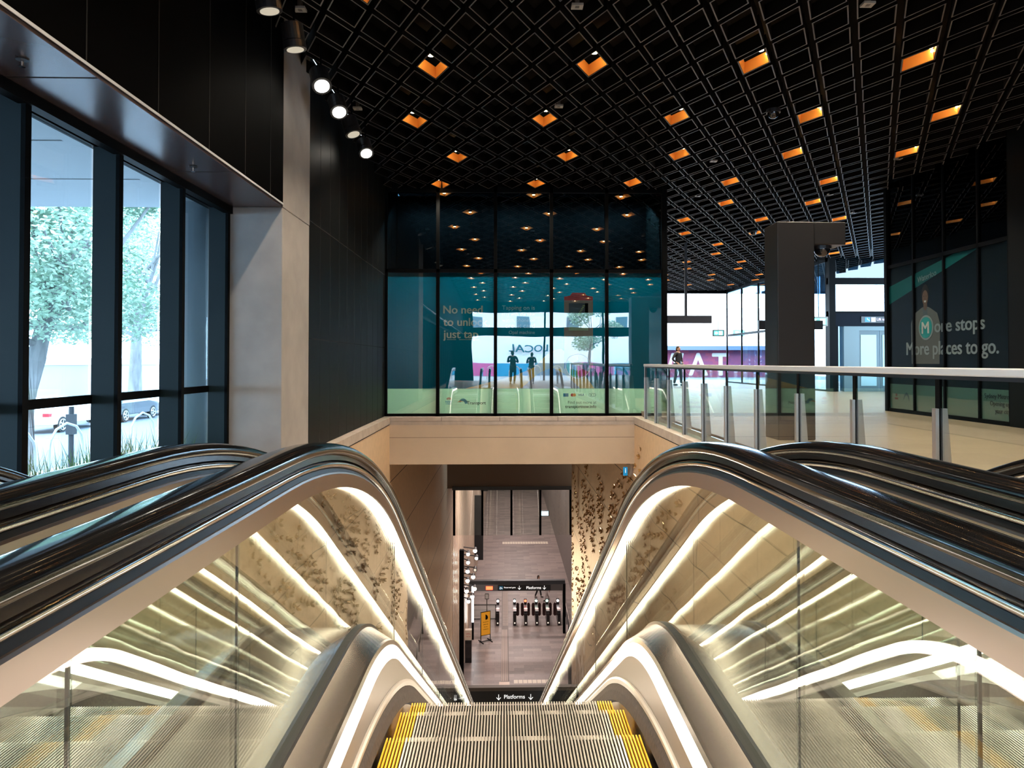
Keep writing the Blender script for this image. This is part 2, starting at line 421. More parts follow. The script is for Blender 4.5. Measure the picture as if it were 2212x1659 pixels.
    # steps
    for k in range(nsteps):
        yn = .46 + .352 * (k + 0.02)
        z = interp(ST, yn)[1] if yn > ST[0][0] else ST[0][1]
        key = nsteps
        if key not in _step_me:
            o = step_mesh(78, 'step', t, yn, z, xc).build('step', [groove, cleat, yellow if nsteps == 14 else cleat], t, world=False); _step_me[key] = o.data
        else:
            o = bpy.data.objects.new('step', _step_me[key]); COL.objects.link(o); o.parent = t
        o.location = (0, yn - 2.5, z + .126 - .030)
    return t
escalator(XC, 'middle escalator straight ahead, its yellow-edged grooved steps filling the foreground', 14)
escalator(XC - 1.535, 'left escalator beside the tall street windows, seen past the glass of the middle one')
escalator(XC + 1.535, 'right escalator beside the glass balustrade, seen past the glass of the middle one')
def deck(x0, x1, label, name='deck_cover'):
    t = MB(); rows = []
    for a in DO: rows.append([(x0, a[0], a[1] - .02), (x0, a[0], a[1]), (x1, a[0], a[1]), (x1, a[0], a[1] - .02)])
    grid_sheet(t, rows, 0, closed=True); o = t.build(name, steel, None); return tag(o, label, 'metal cover')
deck(XC - 1.535 + GX + .022, XC - GX - .022, 'long steel cover filling the gap between left and middle escalators')
deck(XC + GX + .022, XC + 1.535 - GX - .022, 'long steel cover filling the gap between middle and right escalators')
deck(XL + .002, XC - 1.535 - GX - .022, 'narrow steel cover between left escalator and the well wall')
deck(XC + 1.535 + GX + .022, XR - .002, 'wide steel cover between right escalator and the leaf-decorated wall')

# ---------------------------------------------------------------- floors
f = MB(); f.box(-3.35, XL - .14, -14, YB, -.3, 0); f.box(-3.35, 8.5, -14, Y0 - .35, -.32, -.01); f.build
struct('floor', f, hall_floor)
f = MB(); f.box(XR + .20, 14.5, Y0 - .35, 42, -.2, .10); struct('floor_hall', f, hall_floor)
f = MB(); f.box(XL, XR, -.02, Y0 + .4, -.5, -.128); struct('floor_landing', f, steel_soft)
f = MB(); f.box(-3.2, 6, 30, 112, LOW - .3, LOW); struct('floor_lower', f, low_floor)
# pale strips let into the lower floor
s = MB()
for k in range(11): s.box(.55 + k * .27, .55 + k * .27 + .24, 42.0, 42.45, LOW, LOW + .004)
struct('trim_1', s, mat('pale_tile', (.80, .72, .60), .4))
s = MB()
for k in range(18): s.box(-.2 + k * .26, -.2 + k * .26 + .23, 74, 74.9, LOW, LOW + .004)
struct('trim_2', s, mat('pale_tile', (.80, .72, .60), .4))
s = MB()
for k in range(4):
    s.box(-.16 + k * .10, -.16 + k * .10 + .035, 42.3, 50.4, LOW, LOW + .012)
    y = 51.2
    while y < 60:
        s.box(-.10 + k * .10, -.10 + k * .10 + .05, y, y + .16, LOW, LOW + .012); y += .32
s.box(-.3, .3, 41.4, 42.2, LOW, LOW + .01); s.box(-.2, .28, 42.1, 60, LOW, LOW + .003, 1)
tag(s.build('tactile_paving', [mat('tactile_metal', (.60, .48, .40), .4, .3), mat('tactile_slab', (.20, .165, .15), .5)]), 'long line of raised tactile guide bars down the middle of the lower floor', 'tactile paving')

# ---------------------------------------------------------------- ceiling of open diamond cells
def cells():
    e1 = (.491, -.030); v = (.010, .985); L0 = (-.889, 8.934)
    for j2 in range(-46, 60):
        for i in range(-8, 34):
            # half rows are shifted by half a cell
            hx = j2 * .5; sx = (j2 % 2) * .5
            x = L0[0] + (i + sx) * e1[0] + hx * v[0]; y = L0[1] + (i + sx) * e1[1] + hx * v[1]
            yield i, j2, x, y
lit = set()
for j in range(-11, 14):
    for i in range(0, 7):
        lit.add((4 * i - (j % 2), 4 * j))
CELLW, CELLH = .491 * .5, .985 * .5
cl = MB(); LIT = []
def inside(x, y):
    if x < -2.38 or y < -13.4 or y > 36.6: return False
    if y < 15.2: return x < (8.0 if y > -14 else 3)
    return x > 3.55 and x < 11.3 + (2.6 if y < 25 else 0)
for i, j, x, y in cells():
    if not inside(x, y): continue
    a, b = CELLW * .83, CELLH * .83; a2, b2 = CELLW * .765, CELLH * .765
    O = [(x - a, y), (x, y - b), (x + a, y), (x, y + b)]; I = [(x - a2, y), (x, y - b2), (x + a2, y), (x, y + b2)]
    z0, z1 = CEIL, CEIL + .16
    vs = [(p[0], p[1], z0) for p in O] + [(p[0], p[1], z0) for p in I] + [(p[0], p[1], z1) for p in O] + [(p[0], p[1], z1) for p in I]
    lc = (i, j) in lit
    fs = [(k, (k + 1) % 4, 4 + (k + 1) % 4, 4 + k) for k in range(4)]
    cl.add(vs, fs, 0)
    cl.add(vs, [(k, (k + 1) % 4, 8 + (k + 1) % 4, 8 + k) for k in range(4)], 1)
    cl.add(vs, [(4 + k, 4 + (k + 1) % 4, 12 + (k + 1) % 4, 12 + k) for k in range(4)], 1)
    if lc: LIT.append((i, j, x, y))
cl.box(-2.5, 14.5, -14, 37.2, CEIL + .30, CEIL + .36, 1)
struct('ceiling', cl, [ceil_line, ceil_dark])
# downlights set in some of the cells
def shroud():
    m = MB(); a, b = CELLW * .755, CELLH * .755; q = .93
    I = [(-a, 0), (0, -b), (a, 0), (0, b)]
    vs = [(p[0], p[1], .004) for p in I] + [(p[0] * q, p[1] * q, .14) for p in I] + [(p[0] * .985, p[1] * .985, .004) for p in I] + [(p[0] * q * .98, p[1] * q * .98, .14) for p in I]
    m.add(vs, [(k, (k + 1) % 4, 4 + (k + 1) % 4, 4 + k) for k in range(4)] + [(8 + k, 8 + (k + 1) % 4, 12 + (k + 1) % 4, 12 + k) for k in range(4)], 0)
    return m
proto = None
rows_j = sorted({j for i, j, x, y in LIT})
ordn = ['first', 'second', 'third', 'fourth', 'fifth', 'sixth', 'seventh', 'eighth', 'ninth', 'tenth', 'eleventh', 'twelfth', 'thirteenth', 'fourteenth', 'fifteenth', 'sixteenth']
front = [j for j in rows_j if any(y > 7.5 for i, jj, x, y in LIT if jj == j)]
for (i, j, x, y) in LIT:
    vis = y > 7.5
    rw = front.index(j) if j in front else -1
    sib = sorted(q[2] for q in LIT if q[1] == j); kth = sib.index(x)
    lab = ('recessed gold-lined ceiling downlight, %s row from the camera, %s from the left' % (ordn[min(rw, 15)], ordn[kth])) if vis else 'recessed gold-lined ceiling downlight above the landing behind the camera'
    loc = (x, y, CEIL)
    if proto is None:
        proto = thing('downlight', lab, 'ceiling light', loc, 'downlights in the diamond ceiling')
        shroud().build('reflector', gold, proto, world=False)
        m = MB(); m.tube([(0, -.235, .055), (0, -.235, .04)], .036, 14); m.build('lamp', lamp_on, proto, world=False)
        m = MB(); m.box(-.158, -.148, -.035, .0, .09, .11); m.box(.148, .158, -.035, .0, .09, .11); m.build('added_side_glow', corner_glow, proto, world=False)  # added glowing blocks, not fittings, so the reflector fades from corners to centre
        m = MB(); m.tube([(0, -.235, .10), (0, -.235, .056)], .040, 14); m.build('lamp_housing', frame_black, proto, world=False)
        d = bpy.data.lights.new('beam', 'SPOT'); d.energy = DOWN_W; d.color = (1, .82, .62); d.spot_size = R(104); d.spot_blend = .7; d.shadow_soft_size = .05
        o = bpy.data.objects.new('beam', d); COL.objects.link(o); o.parent = proto; o.location = (0, 0, .02)
    else:
        c = copy_tree(proto); c.location = loc; c['label'] = lab
# small sensors and dome cameras under the ceiling
for k, (x, y, w) in enumerate(((.75, 7.4, 'near the top centre of the picture'), (3.73, 7.29, 'at the top right of the picture'), (-2.13, 7.53, 'above the concrete pillar'), (.78, 10.32, 'over the middle of the well'), (3.82, 13.08, 'beside the far corner of the teal glass box'), (-2.13, 10.48, 'beside the spotlights'), (4.27, 15.85, 'right of the teal glass box'), (7.13, 15.65, 'left of the right shopfront'), (8.58, 17.54, 'above the totem column'), (7.11, 12.85, 'in front of the right shopfront'))):
    t = thing('ceiling_speaker', 'small pale square ceiling unit ' + w, 'ceiling unit', (x, y, CEIL + .006), 'small ceiling units')
    m = MB(); m.box(x - .06, x - .022, y - .05, y + .05, CEIL + .006, CEIL + .03); m.box(x + .022, x + .06, y - .05, y + .05, CEIL + .006, CEIL + .03); m.box(x - .022, x + .022, y - .05, y - .03, CEIL + .006, CEIL + .03); m.box(x - .022, x + .022, y + .03, y + .05, CEIL + .006, CEIL + .03); m.build('casing', mat('unit_grey', (.42, .42, .40), .5), t)
    m = MB(); m.box(x - .021, x + .021, y - .029, y + .029, CEIL + .012, CEIL + .10); m.build('grille', grey_m, t)
for x, y, w in ((3.89, 10.33, 'nearest, above the balustrade'), (6.92, 19.9, 'further back, left of the totem column'), (8.8, 23.54, 'farthest, above the Lift sign')):
    t = thing('dome_camera', 'black dome security camera under the ceiling, ' + w, 'security camera', (x, y, CEIL))
    m = MB(); m.tube([(x, y, CEIL), (x, y, CEIL - .05)], .10, 18); m.build('mount_ring', dkgrey, t)
    m = MB(); m.ball((x, y, CEIL - .05), .085, 16, 6, z0=-90, z1=0); m.build('dome', mat('dome_black', (.01, .01, .012), .06, 0, .8), t, smooth=True)

# ---------------------------------------------------------------- left side: bulkhead, pillar, black wall, windows
b = MB(); b.box(-2.9, -2.5, -14, 8.2, 2.92, CEIL + .36); b.box(-3.40, -2.9, -14, 9.3, 2.93, 3.3)
for y in (2.2, 3.3, 4.35, 5.25, 6.15, 7.0, 7.75): b.box(-2.5, -2.4985, y, y + .012, 2.92, CEIL + .3, 1)
b.box(-2.5, -2.494, -14, 8.2, 2.905, 2.925, 2)
struct('wall_bulkhead', b, [bulk_black, seam, mat('bulkhead_edge_trim', (.62, .66, .70), .4, .1)])
b = MB(); b.box(-3.1, -2.505, -14, 8.2, 2.88, 2.905)
for y in (-2, .2, 2.4, 4.6, 6.8, 9): b.box(-3.1, -2.505, y - .12, y - .106, 2.8785, 2.88, 1)
struct('ceiling_soffit', b, [soffit_m, seam])
p = MB(); p.box(-3.12, -2.505, 8.2, 9.32, -.05, 2.88); p.box(-2.9, -2.5, 8.2, 9.32, 2.88, CEIL + .3); struct('wall_pillar', p, concrete, bevel=.008)
w = MB(); w.box(-2.62, -2.505, 9.32, 15.3, 0, CEIL + .3)
y = 9.32
while y < 15.3: w.box(-2.505, -2.5035, y, y + .008, 0, CEIL, 1); y += .56
for z in (1.43, 2.95): w.box(-2.505, -2.5034, 9.32, 15.3, z, z + .012, 1)
struct('wall_left', w, [black_panel, seam])
# street windows
w = MB(); w.box(-3.14, -3.06, -14, 8.3, 2.80, 2.93); w.box(-3.40, -3.06, -14, 8.2, -.05, .04)
fins = [8.16 - 1.14 * k for k in range(0, 19)]
struct('window_1', w, frame_black)
for y in fins:
    m = MB(); m.box(-3.30, -3.115, y - .022, y + .022, .04, 2.86, 0); m.box(-3.115, -3.085, y - .03, y + .03, .04, 2.86, 1)
    o = m.build('trim_fin', [fin_m, frame_black]); tag(o, kind='structure')
m = MB(); m.box(-3.33, -3.29, -14, 8.2, .80, .87, 0); m.box(-3.34, -3.28, -14, 8.3, 2.86, 2.93); m.build
struct('trim_3', m, frame_black)
for k in range(len(fins) - 1):
    m = MB(); m.box(-3.318, -3.306, fins[k + 1] + .03, fins[k] - .03, .04, 2.86); struct('window_pane', m, win_glass)
# sprinklers
for y, w in ((4.21, 'nearest the camera'), (6.5, 'nearer the pillar')):
    t = thing('sprinkler', 'small pendent sprinkler head in the soffit over the windows, ' + w, 'sprinkler', (-2.78, y, 2.88))
    m = MB(); m.tube([(-2.78, y, 2.88), (-2.78, y, 2.872)], .035, 16); m.build('rosette', dkgrey, t)
    m = MB(); m.tube([(-2.78, y, 2.872), (-2.78, y, 2.835)], .008, 8); m.tube([(-2.78, y, 2.835), (-2.78, y, 2.832)], .018, 12); m.build('nozzle', chrome, t)
# track spotlights along the black wall
for k, (y, on, til) in enumerate(((6.57, 0, 10), (7.38, 0, 20), (8.46, 1, -24), (9.34, 2, -28), (10.17, 3, 0), (11.17, 1, -22))):
    nm = ['dark cylinder spotlight, nearest the camera of the row by the pillar', 'dark cylinder spotlight hanging just above the pillar top', 'lit cylinder spotlight right beside the pillar top', 'brightest lit cylinder spotlight, second past the pillar', 'cylinder spotlight turned away, between two lit ones', 'farthest lit cylinder spotlight over the black wall'][k]
    x, z = -2.15, 4.42
    t = thing('spotlight', nm, 'spotlight', (x, y, z), 'cylinder spotlights along the left wall')
    ax = Vector((math.sin(R(20)) * (1 if k > 1 else .4), -math.sin(R(38)) if on in (1, 2) else -.15 if on == 3 else .1, -1)).normalized()
    c0 = Vector((x, y, z)) - ax * .10; c1 = Vector((x, y, z)) + ax * .10
    m = MB(); m.tube([c0 - ax * .05, c0 + ax * .12], .112, 24); m.tube([c0 + ax * .128, c1], .115, 24); m.build('body', dkgrey, t, smooth=False)
    m = MB(); m.tube([c1, c1 + ax * .006], .085, 20); m.build('lens', spot_on if on in (1, 2) else mat('dim_lens', (.5, .5, .45), .3, emis=(1, .9, .7), es=.25), t)
    m = MB(); m.tube([(x, y, CEIL + .30), (x, y, z + .05)], .012, 8); m.build('bracket', frame_black, t)
    if on in (1, 2):
        d = bpy.data.lights.new('spot', 'SPOT'); d.energy = 25; d.color = (1, .85, .65); d.spot_size = R(50); d.spot_blend = .6; d.shadow_soft_size = .05
        o = bpy.data.objects.new('spot', d); COL.objects.link(o); o.location = c1 + ax * .03; o.rotation_euler = Vector((ax.x, ax.y, ax.z)).to_track_quat('-Z', 'Y').to_euler()

# ---------------------------------------------------------------- escalator well
w = MB(); w.box(XL - .14, XL, -.4, 33.0, LOW, -.16)
struct('wall_well_left', w, tunnel_wall)
w = MB(); w.box(XR, XR + .3, -.4, 29.0, LOW, -.16)
struct('wall_well_right', w, tunnel_wall)
w = MB(); w.box(XL - .14, XR + .3, YB, YB + .4, -.97, -.16); w.box(XL, XR, YB - .0012, YB, -.42, -.414, 1); struct('wall_beam', w, [beam_m, seam])
w = MB(); w.box(XL, XR + .3, YB + .4, 30.2, -.97, -.7); w.box(XL - .2, XR + .9, 30, 30.3, -4.08, -.9); struct('ceiling_tunnel', w, mat('tunnel_ceiling_brown', (.16, .10, .065), .7))
c = MB(); c.box(XL - .145, XL + .01, -.4, YB, -.14, 0); c.box(XL - .145, XL, -.4, YB, -.16, -.145, 1); struct('trim_4', c, [coping_m, seam])
c = MB(); c.box(XR - .01, XR + .30, -.4, YB, -.14, 0); c.box(XR, XR + .30, -.4, YB, -.16, -.145, 1); struct('trim_5', c, [coping_m, seam])
c = MB(); c.box(XL - .145, XR + .3, YB - .01, YB + .5, -.08, 0); c.box(XL - .14, XR + .3, YB - .005, YB + .5, -.16, -.085)
for x in (-1.3, -.1, 1.1, 2.3): c.box(x, x + .006, YB - .0115, YB + .2, -.08, .001, 1)
struct('trim_6', c, [coping_m, seam])
struct('wall_landing', MB().box(XL - .14, XR + .3, -.45, -.4, LOW + 10, -.13), grey_m)
# lower hall enclosure
w = MB(); w.box(-2.75, -2.5, 33, 112, LOW, -4)
for k in range(60): w.box(-2.5, -2.46, 33.2 + k * .9, 33.2 + k * .9 + .42, LOW, -4.1, 1)
struct('wall_lower_left', w, [mat('cream_panel', (.55, .42, .33), .35), mat('cream_panel_light', (.74, .60, .48), .3)])
struct('wall_lower_right', MB().box(5.4, 5.7, 28, 112, LOW, -4), mat('lower_wall_grey', (.20, .19, .19), .5))
struct('wall_lower_far', MB().box(-3, 6, 111, 111.3, LOW, -4), mat('lower_wall_grey', (.20, .19, .19), .5))
struct('ceiling_lower', MB().box(-3, 6, 30.3, 112, -4.08, -3.8), mat('tunnel_ceiling_brown', (.16, .10, .065), .7))
struct('wall_lower_return', MB().box(XR + .3, 5.6, 28.8, 29.0, LOW, -.7), tunnel_wall)
# smoke baffle of hanging glass at the foot of the tunnel
t = thing('smoke_baffle', 'hanging glass smoke baffle with black posts under the tunnel ceiling', 'glass screen', (.3, 30, -4.1))
m = MB(); m.box(-2.15, 2.8, 29.93, 30.0, -4.14, -4.0); m.build('head_rail', dkgrey, t)
bx = (-2.07, -.91, .29, 1.48, 2.73)
for x in bx: m = MB(); m.box(x - .045, x + .045, 29.93, 30.02, -6.0, -4.14); m.build('post', frame_black, t)
for a, b_ in zip(bx, bx[1:]): m = MB(); m.box(a + .05, b_ - .05, 29.96, 29.975, -5.99, -4.15); m.build('glass_pane', clear_glass, t)
t.location = t.location

# hanging sign over the foot of the escalators
t = thing('overhead_sign', 'wide black overhead sign reading Platforms between two down arrows, nearest', 'sign', (.3, 36, -15.63), 'platform signs')
m = MB(); m.box(-2.36, 3.6, 35.9, 36.2, -15.05, -14.88); m.build('head_beam', mat('taupe_metal', (.10, .085, .07), .5), t)
m = MB(); m.box(-2.36, 3.6, 35.9, 36.1, -15.68, -15.05); sb = m.build('sign_board', sign_black, t)
def arrow_down(mb, x, y, z, h, mi=0):
    w = h * .1
    mb.box(x - w / 2, x + w / 2, y - .008, y, z, z + h, mi)
    for s_ in (-1, 1):
        mb.add([(x, y - .008, z - w * .3), (x + s_ * h * .42, y - .008, z + h * .40), (x + s_ * h * .36, y - .008, z + h * .48), (x, y - .008, z + w * 1.2),
                (x, y, z - w * .3), (x + s_ * h * .42, y, z + h * .40), (x + s_ * h * .36, y, z + h * .48), (x, y, z + w * 1.2)],
               [(0, 1, 2, 3), (4, 7, 6, 5), (0, 4, 5, 1), (1, 5, 6, 2), (2, 6, 7, 3), (3, 7, 4, 0)], mi)
m = MB(); put_text(m, 'Platforms', .5, 35.89, -15.42, 1.02, .3, align='CENTER'); arrow_down(m, -.28, 35.89, -15.48, .27); arrow_down(m, 1.30, 35.89, -15.48, .27); m.build('lettering', sign_white, t)
m = MB()
for x in (-2.30, 3.5): m.box(x - .06, x + .06, 35.92, 36.18, LOW, -14.9)
m.build('posts', dkgrey, t)

# gantry sign over the gates
gy = 49.6
t = thing('gantry_sign', 'black gantry over the ticket gates with Platforms sign and red display', 'sign', (1.1, gy, LOW), 'platform signs')
m = MB(); m.box(-2.4, 4.15, gy, gy + .35, LOW + 3.36, LOW + 3.60); m.build('top_beam', dkgrey, t)
m = MB(); m.box(4.0, 4.18, gy, gy + .3, LOW, LOW + 3.36); m.build('post', frame_black, t)
m = MB(); m.box(-2.4, 4.0, gy - .02, gy + .2, LOW + 2.92, LOW + 3.36); m.build('fascia', mat('fascia_grey', (.09, .085, .085), .4), t)
m = MB(); m.box(-.45, 3.15, gy - .05, gy - .02, LOW + 2.95, LOW + 3.33); sbo = m.build('sign_board', sign_black, t)
m = MB(); put_text(m, 'Platforms', 2.0, gy - .055, LOW + 3.05, 1.0, .3, align='CENTER'); arrow_down(m, 1.02, gy - .055, LOW + 3.02, .26); arrow_down(m, 2.72, gy - .055, LOW + 3.02, .26); put_text(m, 'Reserved gate', -.02, gy - .055, LOW + 3.12, .78, .12); m.build('lettering', sign_white, sbo)
m = MB(); m.box(-.36, -.1, gy - .058, gy - .05, LOW + 3.02, LOW + 3.26, 0); m.tube([(-.25, gy - .06, LOW + 3.20), (-.25, gy - .06, LOW + 3.14), (-.17, gy - .06, LOW + 3.14), (-.14, gy - .06, LOW + 3.07)], .012, 6, 1); m.tube([(-.27 + .05 * math.cos(a), gy - .06, LOW + 3.11 + .05 * math.sin(a)) for a in [k * .6 for k in range(2, 11)]], .008, 5, 1); m.build('access_symbol', [blue_m, sign_white], sbo)
m = MB(); m.box(-1.25, -.8, gy - .05, gy - .02, LOW + 3.02, LOW + 3.24); m.build('red_display', mat('red_led', (.2, 0, 0), .4, emis=(1, .06, .02), es=4), t)

# ticket gates
def gate_parts(x, y, first, has_l, has_r, disp):
    z = LOW
    t = thing('ticket_gate', '', 'ticket gate', (x, y, z), 'ticket gates under the gantry sign')
    m = MB(); m.prism([(y - 1.0, z), (y + .95, z), (y + .95, z + .98), (y - .85, z + .98), (y - 1.0, z + .85)], 'x', x - .11, x + .11); m.build('cabinet', mat('gate_black', (.012, .012, .014), .25), t, bevel=.02)
    m = MB(); m.box(x - .115, x + .115, y - .95, y + .9, z + .98, z + 1.02); m.build('top_plate', mat('gate_top', (.35, .33, .34), .3, .4), t)
    m = MB(); m.tube([(x, y - .55, z + 1.02), (x, y - .55, z + 1.06)], .13, 14); m.build('card_reader', mat('reader_pink', (.85, .55, .52), .5, emis=(1, .7, .65), es=.3), t)
    m = MB(); m.box(x - .10, x + .10, y + .35, y + .55, z + 1.02, z + 1.42); h = m.build('display_head', dkgrey, t)
    m = MB(); m.tube([(x, y + .345, z + 1.30), (x, y + .335, z + 1.30)], .085, 14); m.build('indicator', disp, h)
    m = MB(); m.tube([(x, y - 1.005, z + .2), (x, y - 1.015, z + .2)], .05, 12); m.build('floor_light', mat('gate_light', (.7, .6, .5), .3, emis=(1, .8, .6), es=.6), t)
    for sd, has in ((-1, has_l), (1, has_r)):
        if has:
            m = MB(); xa = x + sd * .12; xb = x + sd * .33
            pts = [(xa, z + .35), (xb - sd * .08, z + .30), (xb, z + .40), (xb, z + 1.15), (xb - sd * .08, z + 1.25), (xa, z + 1.2)]
            m.prism(pts, 'y', y + .10, y + .14); m.build('paddle', mat('paddle_red', (.05, .012, .012), .4), t)
    return t
gr = mat('indicator_green', (.1, .8, .4), .4, emis=(.55, 1, .75), es=3); rd = mat('indicator_red', (.8, .1, .05), .4, emis=(1, .1, .04), es=3); wh = mat('indicator_white', (.9, .9, .9), .4, emis=(1, 1, 1), es=3)
gx = [-.47, .73, 1.51, 2.29, 3.07, 3.85]
glab = ['ticket gate standing alone left of the tactile line', 'leftmost ticket gate of the close row, white indicator', 'ticket gate with the red indicator', 'ticket gate just right of the red-lit one', 'ticket gate second from the right end', 'rightmost ticket gate beside the gantry post']
for k, x in enumerate(gx):
    g = gate_parts(x, 52.1, k == 0, k > 1, 0 < k < 5, [wh, wh, rd, gr, gr, wh][k]); g['label'] = glab[k]
m = MB(); m.box(.73, 3.85, 50.98, 51.04, LOW, LOW + .02); tag(m.build('threshold_strip', steel_soft), 'thin metal threshold strip along the foot of the gate row', 'floor strip')

# yellow A-frame sign
t = thing('floor_stand_sign', 'yellow freestanding notice with arrow on the lower floor', 'sign', (-1.25, 48.3, LOW))
c_, s_ = math.cos(R(28)), math.sin(R(28))
def rotp(px, py, ox=-1.25, oy=48.3): return (ox + px * c_ - py * s_, oy + px * s_ + py * c_)
def rbox(mb, x0, x1, y0, y1, z0, z1, mi=0):
    q = [rotp(x0, y0), rotp(x1, y0), rotp(x1, y1), rotp(x0, y1)]
    mb.add([(a, b, z0) for a, b in q] + [(a, b, z1) for a, b in q], [(0, 3, 2, 1), (4, 5, 6, 7), (0, 1, 5, 4), (1, 2, 6, 5), (2, 3, 7, 6), (3, 0, 4, 7)], mi)
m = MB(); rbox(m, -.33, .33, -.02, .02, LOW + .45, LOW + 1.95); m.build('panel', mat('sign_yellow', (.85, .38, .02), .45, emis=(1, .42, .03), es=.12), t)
m = MB(); rbox(m, -.36, -.33, -.03, .03, LOW, LOW + 1.98); rbox(m, .33, .36, -.03, .03, LOW, LOW + 1.98); rbox(m, -.36, .36, -.03, .03, LOW + 1.95, LOW + 1.98); rbox(m, -.36, .36, -.03, .03, LOW + .42, LOW + .45); m.build('frame', frame_black, t)
m = MB(); rbox(m, -.36, -.30, -.35, .35, LOW, LOW + .05); rbox(m, .30, .36, -.35, .35, LOW, LOW + .05); rbox(m, -.45, .45, -.03, .03, LOW + .03, LOW + .06); m.build('base', frame_black, t)
m = MB(); pc = rotp(0, -.025)
m.tube([(pc[0], pc[1], LOW + 1.62), (pc[0] - .003, pc[1] - .006, LOW + 1.62)], .17, 24, 0); m.build('arrow_disc', frame_black, t)
m = MB()
rbox(m, -.10, .06, -.034, -.03, LOW + 1.605, LOW + 1.635); rbox(m, .02, .09, -.034, -.03, LOW + 1.61, LOW + 1.66); rbox(m, .02, .09, -.034, -.03, LOW + 1.58, LOW + 1.63); m.build('arrow', mat('sign_yellow2', (.85, .4, .02), .45), t)
m = MB()
for i, (l, w) in enumerate((('All customers', .42), ('please use', .34), ('this way', .26), ('to platforms', .38))):
    q = rotp(-w / 2, -.03); put_text(m, l, q[0], q[1], LOW + 1.28 - i * .16, w, .1, rot=R(28))
m.build('lettering', frame_black, t)

# info machine, stanchion, fences
t = thing('information_stand', 'slim black stand with pale poster top against the left lower wall', 'stand', (-2.2, 45.0, LOW))
m = MB(); m.box(-2.42, -2.02, 44.9, 45.2, LOW, LOW + 1.35); m.build('body', mat('gate_black', (.012, .012, .014), .25), t)
m = MB(); m.box(-2.42, -2.02, 44.88, 45.2, LOW + 1.4, LOW + 2.0); m.build('poster', mat('poster_cream', (.75, .65, .52), .5), t)
m = MB(); m.box(-2.38, -2.06, 44.89, 44.9, LOW + .3, LOW + 1.2); m.build('screen', mat('dome_black', (.01, .01, .012), .06, 0, .8), t)
m = MB(); put_text(m, 'OPAL', -2.22, 44.875, LOW + 1.75, .28, .1, align='CENTER'); put_text(m, 'top up', -2.22, 44.875, LOW + 1.6, .26, .08, align='CENTER'); m.build('lettering', red_m, t)
t = thing('stanchion_sign', 'small framed notice on a round-based pole inside the barrier', 'sign', (-1.28, 53.2, LOW))
m = MB(); m.tube([(-1.28, 53.2, LOW), (-1.28, 53.2, LOW + .03)], .2, 20); m.build('base', dkgrey, t)
m = MB(); m.tube([(-1.28, 53.2, LOW + .03), (-1.28, 53.2, LOW + 1.2)], .025, 8); m.build('pole', frame_black, t)
m = MB(); m.box(-1.42, -1.14, 53.18, 53.22, LOW + 1.2, LOW + 1.6); m.build('frame', frame_black, t)
m = MB(); m.box(-1.39, -1.17, 53.17, 53.18, LOW + 1.24, LOW + 1.56); m.build('notice', white_m, t)
t = thing('glass_barrier', 'low framed glass barrier between left wall and lone gate', 'barrier', (-1.4, 52.3, LOW))
m = MB(); m.box(-2.3, -.6, 52.3, 52.36, LOW + 1.05, LOW + 1.1); m.box(-2.3, -.6, 52.3, 52.36, LOW + .05, LOW + .1)
for x in (-2.3, -.65): m.box(x, x + .06, 52.3, 52.36, LOW, LOW + 1.1)
m.build('frame', dkgrey, t)
m = MB(); m.box(-2.24, -.66, 52.32, 52.335, LOW + .1, LOW + 1.05); m.build('glass_pane', clear_glass, t)
t = thing('ramp_railing', 'steel railing running along the right side of the lower hall', 'railing', (4.3, 46, LOW))
m = MB(); m.tube([(4.25, 42, LOW + 1.05), (4.5, 56, LOW + 1.05)], .035, 8); m.build('handrail', steel_soft, t)
for k in range(10):
    y = 42 + k * 1.55; m = MB(); m.box(4.25 + (y - 42) * .018 - .03, 4.25 + (y - 42) * .018 + .03, y - .03, y + .03, LOW, LOW + 1.03); m.build('post', dkgrey, t)
m = MB(); m.add([(4.27, 42, LOW + .1), (4.5, 56, LOW + .1), (4.5, 56, LOW + .98), (4.27, 42, LOW + .98), (4.285, 42, LOW + .1), (4.515, 56, LOW + .1), (4.515, 56, LOW + .98), (4.285, 42, LOW + .98)], [(0, 1, 2, 3), (7, 6, 5, 4), (0, 4, 5, 1), (2, 6, 7, 3)]); m.build('glass_pane', clear_glass, t)
# bright upright light bar and lamp column on the left
t = thing('light_column', 'tall black column on the left edge of the lower hall', 'column', (-2.35, 40, LOW))
m = MB(); m.box(-2.46, -2.22, 39.8, 40.1, LOW, -9.15); m.build('shaft', frame_black, t)
t2 = thing('wall_light_bar', 'vertical glowing white light bar beside the barrier', 'light', (-2.1, 48.5, LOW))
m = MB(); m.box(-2.17, -2.05, 48.5, 48.62, LOW + 1.2, LOW + 3.6); m.build('diffuser', mat('bar_on', (1, 1, 1), .5, emis=(.9, .97, 1), es=9), t2)
m = MB(); m.box(-2.18, -2.04, 48.62, 48.7, LOW, LOW + 3.65); m.build('backing', frame_black, t2)
lamps = [(1027, 1190, 1.5, 1), (1012, 1197, .8, 0), (1030, 1206, .7, 0), (1012, 1215, .8, 0), (1011, 1234, 1.0, 0), (1027, 1231, .6, 2), (1023, 1246, 1.0, 0), (1011, 1254, 1.1, 1), (1026, 1271, 1.2, 1), (1009, 1276, 1.3, 1), (1021, 1288, 1.1, 1), (1013, 1298, .8, 0)]
lw_ = ['topmost and largest', 'upper left, below the topmost', 'upper right, just under the topmost', 'left, third from the top', 'left, fourth from the top', 'right, unlit and turned aside', 'right, in the middle of the cluster', 'left, above the brightest pair', 'right of the brightest pair', 'left of the brightest pair', 'right, lowest of its side', 'left, lowest of all']
